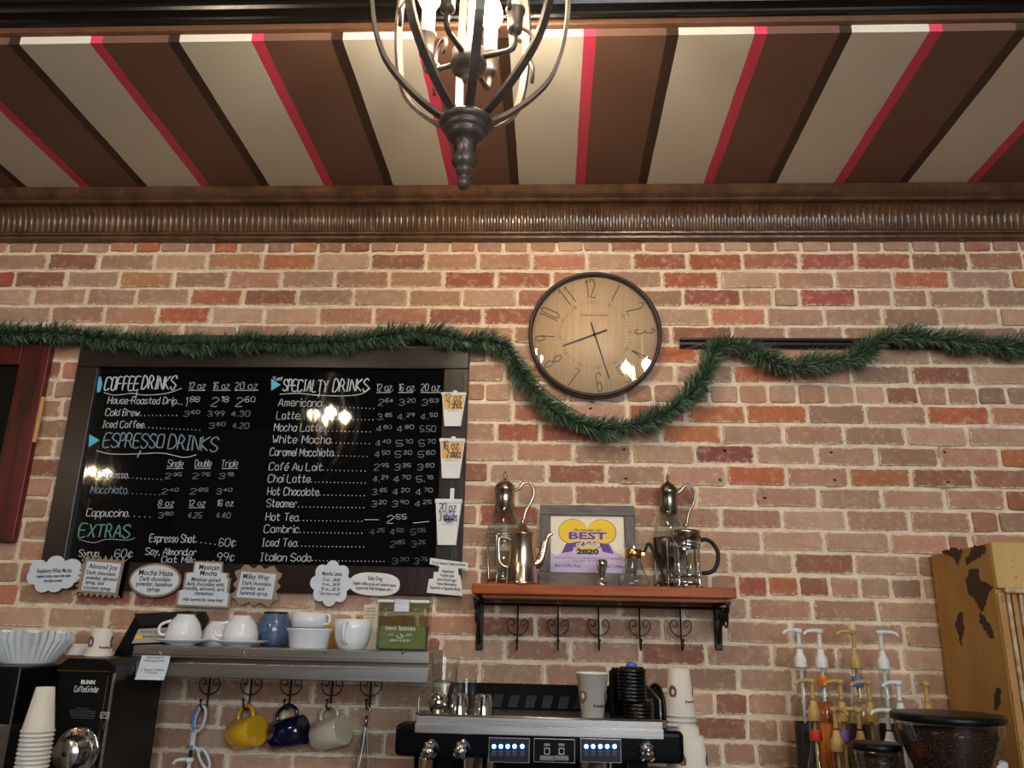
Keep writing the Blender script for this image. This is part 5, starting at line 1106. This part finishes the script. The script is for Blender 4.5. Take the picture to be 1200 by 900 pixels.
t = thing('lid_stack_knob', 'small grey-blue knob on top of the stacked black lids', 'lid_stack_knob', (at(744, 830, -.4).x-.006, -.40, zt3+.0035)); mb = MB(); mb.lathe([(.0001,0),(.014,0),(.014,.004),(.009,.01),(.0001,.011)], seg=18); mb.build('cap', 'blue_label', t)  # lid knob on the stack, modelled as its own object

# ================================================================== cup stacks right of the machine
rs = thing('counter_riser', 'low wooden riser on the counter under the paper cup stacks', 'riser', (at(812, 900, -.3).x, -.33, CT)); mb = MB(); rx = at(812, 900, -.33).x; RZ = 1.13
mb.rbox(rx-.05, rx+.12, -.52, -.14, RZ-.02, RZ, .003); mb.build('board', 'shelf_wood', rs, True)
for sx_ in (-.045, .115):
    mb = MB(); mb.box(rx+sx_-.008, rx+sx_+.008, -.5, -.16, CT, RZ-.019); mb.build('side', 'shelf_wood', rs, True)
def cup_column(px, Y, top_py, base_z, r0, r1, h, step, label_top, label_rest, grp, logo=True, rot=0):
    """upside-down nested cups; the top one shows whole"""
    ztop = at(px, top_py, Y).z; x = at(px, top_py+40, Y).x; top = paper_cup('paper_cup', label_top, (x, Y, ztop-h), r0, r1, h, flip=True, logo=logo, rotz=rot)
    z = ztop-h-step; base = None
    while z > base_z-.0001:
        if base is None: base = paper_cup('paper_cup', label_rest, (x, Y, z), r0, r1, h, flip=True, logo=False, group=grp)
        else: dup(base, (x, Y, z))
        z -= step
    return top, z+step
top, zl = cup_column(797, -.24, 784, RZ, .0275, .0395, .118, .0125, 'topmost white paper cup of the tall upturned stack beside the espresso machine', 'white paper cup nested in the tall stack beside the espresso machine', 'tall stack of white paper cups', True, .3)
top, zl = cup_column(812, -.413, 862, RZ, .0285, .042, .112, .0125, 'topmost white paper cup of the short stack before the tall cup stack', 'white paper cup nested in the short stack beside the espresso machine', 'short stack of white paper cups', True, .1)
top, zl = cup_column(807, -.3255, 851, RZ, .0275, .0395, .1, .0125, 'topmost white paper cup of the middle stack between the two cup stacks', 'white paper cup nested in the middle stack beside the espresso machine', 'middle stack of white paper cups', False)

# ================================================================== coffee grinder with dial
YG = -.4; q0, q1 = at(65, 850, YG), at(130, 850, YG); gx0, gx1 = q0.x, at(133, 800, YG).x; gz = at(100, 786, YG).z; gyb = -.12
gx0 = at(68, 800, YG).x
gr = thing('coffee_grinder', 'black coffee grinder with a chrome dial and sloped hopper', 'grinder', ((gx0+gx1)/2, -.26, CT))
mb = MB(); mb.rbox(gx0, gx1, YG, gyb, CT+.02, gz, .004, 2); mb.build('body', 'black_plastic', gr, True)
mb = MB(); mb.prism([(gx0-.004, gz-.004), (gx1+.002, gz-.004), (gx1+.002, gz+.012), (gx1-.03, gz+.03), (gx0+.02, gz+.03), (gx0-.004, gz+.012)], YG-.004, gyb+.02); mb.build('top_tray', 'black_plastic', gr, True)
mb = MB(); mb.box(gx0-.005, gx1-.01, YG-.006, YG-.003, gz-.002, gz+.001); mb.build('edge_strip', 'gold', gr, True)
mb = MB(); mb.box(gx1-.004, gx1+.0012, YG-.0012, YG+.004, CT+.03, gz-.004); mb.build('corner_trim', 'steel', gr, True)
xs_ = at(121, 830, YG).x; mb = MB(); mb.box(xs_-.0006, xs_+.0006, YG-.001, YG+.001, CT+.1, gz-.01); mb.build('panel_seam', 'steel', gr, True)
c_ = at(103, 801.5, YG); mb = MB(); printed(mb, 'BUNN', c_.x, c_.z, .013, YG-.0006, width=19*k, bold=.0006); c_ = at(101, 809, YG); pen(mb, 'CoffeeGrinder', c_.x-16*k, c_.x+17*k, c_.z-.004, .014, YG-.0008, .0007, jit=.02); mb.build('brand_print', 'paper', gr, True)
mb = MB()
for i in range(5): c_ = at(97, 831+i*2.7, YG); printed(mb, ('CAUTION read before use', 'keep hands clear of the grinding head and chute', 'unplug before cleaning the hopper or the burrs', 'use with roasted whole bean coffee only please', 'set the dial for grind size')[i], c_.x, c_.z, .005, YG-.0006, width=(18, 35, 35, 33, 30)[i]*k)
mb.build('small_print', 'ink_grey', gr, True)
c_ = at(123, 838, YG); mb = MB(); mb.tube([(c_.x+a_*.011, YG-.0012, c_.z+b_*.0065) for a_, b_ in ((-1,-1),(1,-1),(1,1),(-1,1))], .0011, 4, closed=True); mb.tube([(c_.x-.007, YG-.0012, c_.z-.003), (c_.x, YG-.0012, c_.z+.003), (c_.x+.007, YG-.0012, c_.z-.003)], .0009, 4); mb.build('badge', 'paper', gr, True)
c_ = at(120, 851, YG); mb = MB(); mb.rbox(c_.x-.007, c_.x+.007, YG-.006, YG+.001, c_.z-.012, c_.z+.012, .002); mb.build('switch', 'black', gr, True)
dc = at(91, 880, YG); RD = 25.5*mx(91, 880, YG)
mb = MB(); mb.lathe([(.0001,-.006),(RD*.9,-.006),(RD,-.004),(RD,.002)], (dc.x, YG, dc.z), 44, axis=(0,1,0)); dl = mb.build('dial_plate', 'brushed', gr, True)
mb = MB(); mb.ring([(RD*.93,-.0075),(RD*1.0,-.0075),(RD*1.03,-.004),(RD*1.03,.001)], (dc.x, YG, dc.z), 44, axis=(0,1,0)); mb.build('dial_ring', 'chrome', dl, True)
mb = MB(); mb.lathe([(.0001,-.058),(RD*.6,-.058),(RD*.64,-.054),(RD*.64,-.034),(RD*.7,-.03),(RD*.7,-.005)], (dc.x, YG, dc.z), 40, axis=(0,1,0)); kn = mb.build('dial_knob', 'brushed', gr, True)
mb = MB(); mb.lathe([(.0001,-.0605),(.006,-.06),(.006,-.057)], (dc.x, YG, dc.z), 14, axis=(0,1,0)); mb.build('knob_screw', 'black', kn, True)
mb = MB()
for i, a in enumerate((-.9, -.45, 0, .45, .9, 1.35, 1.8)):
    rr = RD*.8; x, z = dc.x+rr*math.sin(a), dc.z+rr*math.cos(a); s = .003; mb.box(x-s, x+s, YG-.0068, YG-.0058, z-s*1.3, z+s*1.3)
mb.build('dial_marks', 'ink', dl, True); mb = MB(); mb.box(dc.x-.004, dc.x+.004, YG-.0069, YG-.0058, dc.z+RD*.72, dc.z+RD*.86); mb.build('dial_pointer', 'red_label', dl, True)
# sloped hopper standing up behind
YH = -.14; hp = [(124, 784), (160, 719), (222, 716), (226, 724), (214, 757), (176, 790)]
mb = MB(); pts_ = [(at(x, y, YH).x, at(x, y, YH).z) for x, y in hp]; pts_ = [(x, z) for x, z in pts_]
hx_ = at(150, 757, YH).x; mb.prism([pts_[0], pts_[1], pts_[2], pts_[3], (pts_[4][0], TZ+.004), (tx0-.004, TZ+.004), (tx0-.004, gz-.02), (pts_[0][0]-.02, gz-.02)], YH, -.02); ho = mb.build('hopper', 'black_plastic', gr, True)
lp = [(at(x, y, YH-.006).x, at(x, y, YH-.006).z) for x, y in ((158, 719), (166, 733), (219, 733), (224, 717))]; mb = MB(); mb.prism(lp, YH-.012, YH+.001); mb.build('hopper_lid', 'black', ho, True)
lb = [(at(x, y, YH).x, at(x, y, YH).z) for x, y in ((163, 737), (204, 735), (199, 752), (155, 754))]; mb = MB(); mb.prism(lb, YH-.003, YH+.001); lbl = mb.build('warning_label', 'label_grey', ho, True)
mb = MB(); c_ = at(183, 740, YH); printed(mb, 'PLEASE CLOSE LID', c_.x, c_.z-.004, .008, YH-.0034, width=34*mx(183, 740, YH)); c_ = at(182, 745, YH); printed(mb, 'BEFORE GRINDING', c_.x+.004, c_.z-.006, .008, YH-.0034, width=30*mx(183, 740, YH)); mb.build('print', 'ink', lbl, True)
c_ = at(163, 747, YH); mb = MB(); mb.prism([(c_.x-.012, c_.z-.006), (c_.x+.012, c_.z-.005), (c_.x+.01, c_.z+.007), (c_.x-.01, c_.z+.006)], YH-.0038, YH-.0028); mb.build('warning_mark', 'label_yellow', lbl, True)
for x in (gx0+.03, gx1-.03):
    mb = MB(); mb.rbox(x-.015, x+.015, YG+.03, gyb-.03, CT, CT+.021, .003); mb.build('foot', 'black', gr, True)
# paper cups on the grinder
GZ = gz+.032
paper_cup('paper_cup', 'upturned white paper cup standing tall on top of the coffee grinder', (at(115, 770, -.25).x, -.25, GZ-.002), .0265, .034, .074, flip=True, logo=True, rotz=.6)
paper_cup('paper_cup', 'low upturned paper cup beside the tall one on the coffee grinder', (at(89.5, 775, -.18).x, -.18, GZ-.002), .0275, .032, .03, flip=True, logo=False)
# stack of upturned cups in front of the grinder and brewer
cs = thing('cup_carton', 'low carton on the counter under the left paper cup stack', 'carton', (at(46, 900, -.53).x, -.53, CT)); mb = MB(); mb.rbox(-.06, .06, -.06, .06, 0, .16, .003); mb.build('box', 'kraft', cs)
cup_column(46.5, -.53, 805, CT+.161, .0207, .0355, .1, .0098, 'topmost tapered white paper cup of the stack between brewer and grinder', 'white paper cup nested in the stack between brewer and grinder', 'paper cup stack between brewer and grinder', False)

# ================================================================== coffee brewer with filters
YW = -.42; bx = at(22, 800, YW).x; bz = at(20, 781, YW).z; bw = thing('coffee_brewer', 'dark coffee brewer with a steel front edge under the paper filters', 'coffee brewer', (bx-.15, -.28, CT))
mb = MB(); mb.rbox(bx-.3, bx, YW, -.1, bz-.14, bz, .006, 2); mb.build('top_box', 'black_plastic', bw, True)
mb = MB(); mb.rbox(bx-.29, bx-.004, -.24, -.1, CT+.03, bz-.13, .004, 2); mb.build('column', 'black_plastic', bw, True)
mb = MB(); mb.rbox(bx-.296, bx-.002, YW+.003, -.238, CT+.12, bz-.139, .004, 2); mb.build('front_panel', 'steel', bw, True)
mb = MB(); mb.rbox(bx-.3, bx, YW, -.1, CT, CT+.13, .004, 2); mb.build('base', 'black_plastic', bw, True)
mb = MB(); mb.box(bx-.003, bx+.001, YW-.002, YW+.002, CT+.13, bz-.003); mb.build('edge_trim', 'steel', bw, True)
fx = at(33, 775, -.27).x; base = None
for i in range(5):
    if base is None:
        base = thing('coffee_filter', 'white fluted paper filter nested on the coffee brewer', 'filter', (fx, -.27, bz), 'nested paper coffee filters'); mb = MB(); vs = []; n = 144
        pr = [(.0001,.0008),(.062,.0008),(.066,.004),(.080,.028),(.094,.052),(.104,.066)]; 
        for r, z in pr:
            for q in range(n):
                a = 2*PI*q/n; f = max(0, (r-.062)/.045); rr = r*(1+.05*f*math.cos(36*a)); vs.append((rr*math.cos(a), rr*math.sin(a), z+.004*f*math.sin(9*a+1)))
        mb.add(vs, [(i_*n+q, i_*n+(q+1) % n, (i_+1)*n+(q+1) % n, (i_+1)*n+q) for i_ in range(len(pr)-1) for q in range(n)], False); mb.build('paper', 'filter', base)
    else: dup(base, (fx, -.27, bz+i*.005), (0, 0, i*2*PI/9))

# ================================================================== small white pump by the mugs
def pump_head(mb, z, spout, ang=PI, s=1.0, drop=.012):
    mb.lathe([(.0001,z+.086*s),(.010*s,z+.086*s),(.0115*s,z+.083*s),(.0115*s,z+.076*s),(.0075*s,z+.074*s),(.0058*s,z+.07*s),(.0058*s,z+.036*s)], seg=14)
    c, s_ = math.cos(ang), math.sin(ang); mb.tube(smooth_path([(0,0,z+.081*s),(spout*.5*c,spout*.5*s_,z+.081*s),(spout*.85*c,spout*.85*s_,z+.077*s),(spout*c,spout*s_,z+(.081-drop)*s)], 3), [.0062*s-.0022*s*i/9 for i in range(10)], 7)
wz = at(222, 888, -.2).z; t = thing('pump_bottle', 'white pump bottle standing under the scissors', 'bottle', (at(222, 893, -.2).x, -.2, CT)); hh = wz-CT
mb = MB(); mb.lathe([(.0001,0),(.036,0),(.038,.004),(.038,hh-.13),(.03,hh-.105),(.016,hh-.095),(.016,hh-.085),(.0001,hh-.085)], seg=24); mb.build('body', 'white_plastic', t)
mb = MB(); pump_head(mb, hh-.086, .045, PI, 1); mb.build('pump', 'white_plastic', t)
mb = MB(); mb.lathe([(.018,hh-.09),(.018,hh-.066),(.012,hh-.05),(.0001,hh-.048)], seg=18); mb.build('collar', 'white_plastic', t)

# ================================================================== syrup bottles on a stepped rack
rows = {0: (-.13, []), 1: (-.225, []), 2: (-.32, [])}
BH = .30; PH = .098
zrow = [at(960, 737, -.13).z-BH-PH, at(985, 796, -.225).z-BH-PH, at(1000, 829, -.32).z-BH-PH]
zrow[2] = max(zrow[2], CT+.02)
rkx0, rkx1 = at(915, 850, -.2).x, at(1100, 850, -.2).x
sr = thing('syrup_rack', 'dark stepped rack under the rows of syrup bottles', 'rack', ((rkx0+rkx1)/2, -.22, CT))
for i, (y0, y1) in enumerate(((-.178, -.02), (-.273, -.178), (-.37, -.273))):
    mb = MB(); mb.box(rkx0, rkx1, y0, y1, CT, zrow[i]); mb.build('step', 'black', sr, True)
def syrup(label, px, row, pump, liquid, level, labelm, ang, s=1.0, tagm=None, dz=0.0):
    Y = rows[row][0]; t = thing('syrup_bottle', label, 'syrup bottle', (at(px, 800, Y).x, Y, zrow[row]), 'pump syrup bottles on the stepped rack'); h = BH
    mb = MB(); mb.shell([(.0001,.002),(.026,.002),(.0285,.006),(.0285,.165),(.0265,.185),(.020,.205),(.0165,.222),(.0145,.24),(.014,h-.008),(.0158,h-.006),(.0158,h)], seg=26); mb.build('glass', 'glass', t)
    mb = MB(); mb.lathe([(.0001,.005),(.0245,.005),(.0262,.008),(.0262,min(.165, level)),(.0255,min(.168, level)),(.0001,min(.168, level))] if level <= .168 else [(.0001,.005),(.0262,.008),(.0262,.165),(.0235,.186),(.0165,.206),(.0135,level),(.0001,level)], seg=22); mb.build('syrup', liquid, t)
    mb = MB(); mb.shell([(.0288,.03),(.0290,.031),(.0290,.15),(.0288,.151)], seg=26); mb.build('label', labelm, t)
    if tagm: mb = MB(); mb.shell([(.0152,.245),(.0156,.246),(.0156,.272),(.0152,.273)], seg=20); mb.build('neck_label', tagm, t)
    mb = MB(); mb.lathe([(.0162,h-.006),(.0168,h-.004),(.0168,h+.016),(.015,h+.02),(.0105,h+.028),(.0085,h+.04),(.0062,h+.043)], seg=20); cp = mb.build('cap', pump, t)
    mb = MB(); pump_head(mb, h+.012, .048, ang, 1); mb.build('pump', pump, t); mb = MB(); mb.tube([(0,0,h),(0,0,.05)], .0045, 6); mb.build('dip_tube', pump, t)
Wp, Ap = 'white_plastic', 'amber_plastic'; aL = PI+.25
syrup('back-row syrup bottle with white pump at the end next to bare bricks', 940, 0, Wp, 'syrup', .12, 'dark_label', aL)
syrup('back-row syrup bottle with white pump and orange neck label', 964.7, 0, Wp, 'syrup_orange', .19, 'orange_label', aL, tagm='orange_label')
syrup('back-row syrup bottle with tan pump and blue neck label', 1005, 0, Ap, 'syrup_clear', .17, 'dark_label', aL-.2, tagm='blue_label')
syrup('back-row syrup bottle with white pump closest to the mustard cabinet', 1037.5, 0, Wp, 'syrup', .14, 'dark_label', -.7)
syrup('middle-row syrup bottle with tan pump and red neck label', 951, 1, Ap, 'syrup_clear', .15, 'dark_label', aL, tagm='red_label')
syrup('middle-row syrup bottle with tan pump and violet neck label', 984, 1, Ap, 'syrup_orange', .12, 'dark_label', aL, tagm='violet_label')
syrup('middle-row syrup bottle with tan pump and plain golden syrup', 1017, 1, Ap, 'syrup_gold', .2, 'dark_label', aL-.1)
syrup('middle-row syrup bottle with white pump beside the bean hopper', 1052, 1, Wp, 'syrup', .15, 'dark_label', aL)
syrup('front-row syrup bottle with tan pump full of golden syrup', 975, 2, Ap, 'syrup_gold', .22, 'syrup_gold', -1.2)
syrup('front-row syrup bottle with tan pump and a blue label', 1002.3, 2, Ap, 'syrup_orange', .2, 'blue_label', 2.6)
syrup('front-row syrup bottle with white pump above the small bean hopper', 1036, 2, Wp, 'syrup', .12, 'dark_label', aL)
syrup('syrup bottle with tan pump peeking out behind the large bean hopper', 1084, 1, Ap, 'syrup', .12, 'dark_label', 1.0)

# ================================================================== bean grinders
def bean_grinder(label, px, lid_py, Y, rtop, rbot, hgt, n, seed):
    zt0 = at(px, lid_py, Y).z; x = at(px, lid_py+20, Y).x; t = thing('bean_grinder', label, 'grinder', (x, Y, CT)); H = zt0-CT
    mb = MB(); mb.lathe([(rtop+.003,H-.016),(rtop+.005,H-.014),(rtop+.005,H-.003),(rtop+.002,H),(rtop*.5,H+.001),(.0001,H+.001)], seg=44); mb.build('lid', 'black_plastic', t)
    mb = MB(); mb.shell([(rtop,H-.014),(rtop*.97,H-.04),(rbot,H-hgt)], seg=40); mb.build('hopper', 'plastic_clear', t)
    mb = MB(); mb.lathe([(.0001,H-hgt-.002),(rbot-.004,H-hgt),(rtop*.93,H-.045),(rtop*.93,H-.03),(.0001,H-.028)], seg=36); mb.build('bean_fill', 'bean', t)
    rg2 = random.Random(seed); mb = MB()
    for i in range(n):
        a = rg2.uniform(PI, 2*PI) if rg2.random() < .85 else rg2.uniform(0, PI); u = rg2.random(); r = (rbot-.004)+(rtop*.93-rbot+.004)*min(1, u*1.08); z = H-hgt+u*(hgt-.03); c = Vector((r*math.cos(a), r*math.sin(a), z))
        e = Vector((rg2.uniform(-1,1), rg2.uniform(-1,1), rg2.uniform(-1,1))).normalized(); f1, f2 = frame_of(e); L1, L2 = .0062, .0042
        mb.add([c+e*L1, c-e*L1, c+f1*L2, c-f1*L2, c+f2*L2, c-f2*L2], [(0,2,4),(0,4,3),(0,3,5),(0,5,2),(1,4,2),(1,3,4),(1,5,3),(1,2,5)], True)
    o = mb.build('coffee_beans', 'bean', t); o['kind'] = 'stuff'
    mb = MB(); mb.lathe([(rbot+.012,H-hgt-.03),(rbot+.012,H-hgt+.006),(rbot,H-hgt+.008)], seg=28); mb.rbox(-.056, .056, -.07, .055, .1, H-hgt-.028, .012, 2); mb.rbox(-.06, .06, -.1, .06, 0, .101, .008, 2); mb.build('body', 'machine_black', t); return t
bean_grinder('large clear bean hopper full of dark coffee beans under a black lid', 1111.5, 836, -.52, .1165, .055, .19, 1300, 5)
bean_grinder('smaller shaded bean hopper with a black lid beside the large hopper', 1028, 870, -.43, .052, .033, .12, 200, 6)
t = thing('white_tub', 'small white plastic tub lid at the foot of the mustard cabinet', 'tub', (at(1166, 895, -.42).x, -.42, CT)); zz_ = at(1166, 891, -.42).z-CT
mb = MB(); mb.lathe([(.0001,0),(.02,0),(.025,zz_-.02),(.0001,zz_-.02)], seg=20); mb.build('tub', 'white_plastic', t); mb = MB(); mb.lathe([(.027,zz_-.021),(.027,zz_-.004),(.022,zz_),(.0001,zz_)], seg=20); mb.build('lid', 'white_plastic', t)

# ================================================================== mustard cabinet
XC = at(1092, 650, -.03).x; YC = -.36; ZC = (at(1092, 650, -.03).z+at(1163, 637, YC).z)/2; XE = XC+.75
cb = thing('painted_cabinet', 'tall mustard cabinet with chipped paint and carved front standing against the bricks', 'cabinet', (XC+.37, -.2, CT))
mb = MB(); mb.rbox(XC, XC+.022, YC, -.02, CT, ZC, .003); sd = mb.build('side_panel', 'mustard', cb, True)
mb = MB(); mb.rbox(XE-.022, XE, YC, -.02, CT, ZC, .003); mb.build('side_panel', 'mustard', cb, True)
mb = MB(); mb.box(XC+.02, XE-.02, YC+.012, -.02, ZC-.02, ZC-.002); mb.build('top_board', 'mustard_pale', cb, True)
mb = MB(); mb.box(XC+.02, XE-.02, -.035, -.02, CT, ZC-.02); mb.build('back_board', 'mustard', cb, True)
zf = at(1180, 690, YC).z
mb = MB(); mb.rbox(XC+.001, XE-.001, YC-.014, YC+.012, zf, ZC+.003, .003); mb.build('frieze', 'mustard_pale', cb, True)
mb = MB(); mb.rbox(XC+.018, XE-.018, YC-.02, YC+.01, zf-.012, zf+.004, .004); mb.build('bead', 'worn_white', cb, True)
xo = XC+.022
for i, (dx, wd, m, yy) in enumerate(((-.02, .018, 'mustard_worn', YC-.006), (.0, .010, 'worn_white', YC-.01), (.016, .014, 'mustard_worn', YC-.004), (.032, .009, 'worn_white', YC-.009), (.044, .016, 'mustard_worn', YC-.002))):
    mb = MB(); mb.rbox(xo+dx, xo+dx+wd, yy, YC+.014, CT, zf-.01, .002); mb.build('moulding', m, cb, True)
mb = MB(); mb.box(xo+.06, XE-.03, YC+.008, YC+.014, CT, zf-.01); mb.build('front_panel', 'mustard_worn', cb, True)
xt = xo+.052; ztw0, ztw1 = at(1192, 800, YC-.02).z, at(1192, 728, YC-.02).z
mb = MB(); n = 60; vs = []
for i in range(n+1):
    u = i/n; z = ztw0+(ztw1-ztw0)*u
    for q in range(16): a = 2*PI*q/16; r = .0125*(1+.28*math.cos(2*(a-u*22))); vs.append((xt+r*math.cos(a), YC-.014+r*math.sin(a), z))
mb.add(vs, [(i*16+q, i*16+(q+1) % 16, (i+1)*16+(q+1) % 16, (i+1)*16+q) for i in range(n) for q in range(16)], True); mb.build('twisted_column', 'gold', cb, True)
for z0, z1 in ((ztw1, ztw1+.03), (ztw0-.03, ztw0)): mb = MB(); mb.lathe([(.0001,z0),(.012,z0),(.015,z0+.006),(.011,(z0+z1)/2),(.015,z1-.006),(.012,z1),(.0001,z1)], (xt, YC-.014, 0), 18); mb.build('column_cap', 'mustard_worn', cb, True)
mb = MB(); mb.lathe([(.0001,ztw0-.075),(.007,ztw0-.073),(.011,ztw0-.06),(.009,ztw0-.045),(.004,ztw0-.03)], (xt, YC-.014, 0), 16); mb.build('glass_drop', 'china', cb, True)
# bare patches where the paint has flaked off the side panel
def flake(pts, seed, y_of, name='bare_patch'):
    rr = random.Random(seed); poly = []
    P3 = pts
    for i in range(len(P3)):
        a, b = P3[i], P3[(i+1) % len(P3)]
        for t_ in (0, .2, .4, .6, .8): poly.append((a[0]+(b[0]-a[0])*t_+rr.uniform(-1.1, 1.1), a[1]+(b[1]-a[1])*t_+rr.uniform(-1.4, 1.4)))
    out = []
    for px, py in poly:                                   # photo pixel -> point of the side panel plane x = XC
        d = _rr*((px-600)/FPX)+_uu*((450-py)/FPX)+_f; s = (XC-CAM.x)/d.x; p = CAM+d*s; out.append((p.y, p.z))
    mb = MB(); mb.xprism(out, XC-.0006, XC+.001); mb.build(name, 'primer', sd, True)
flake([(1103,646),(1118,642),(1128,645),(1126,655),(1122,662),(1116,652),(1108,650)], 1, None)
flake([(1140,640),(1154,639),(1156,646),(1150,652),(1140,656),(1133,662),(1131,656),(1136,650)], 2, None)
flake([(1136,667),(1146,667),(1148,680),(1164,687),(1158,697),(1155,708),(1150,718),(1146,708),(1135,696),(1132,682)], 3, None)
flake([(1148,718),(1154,722),(1162,735),(1165,748),(1160,748),(1153,736),(1148,730)], 4, None)
flake([(1124,716),(1128,718),(1130,735),(1127,757),(1123,745),(1120,730)], 5, None)
flake([(1168,805),(1173,806),(1172,824),(1167,836),(1164,822)], 6, None)
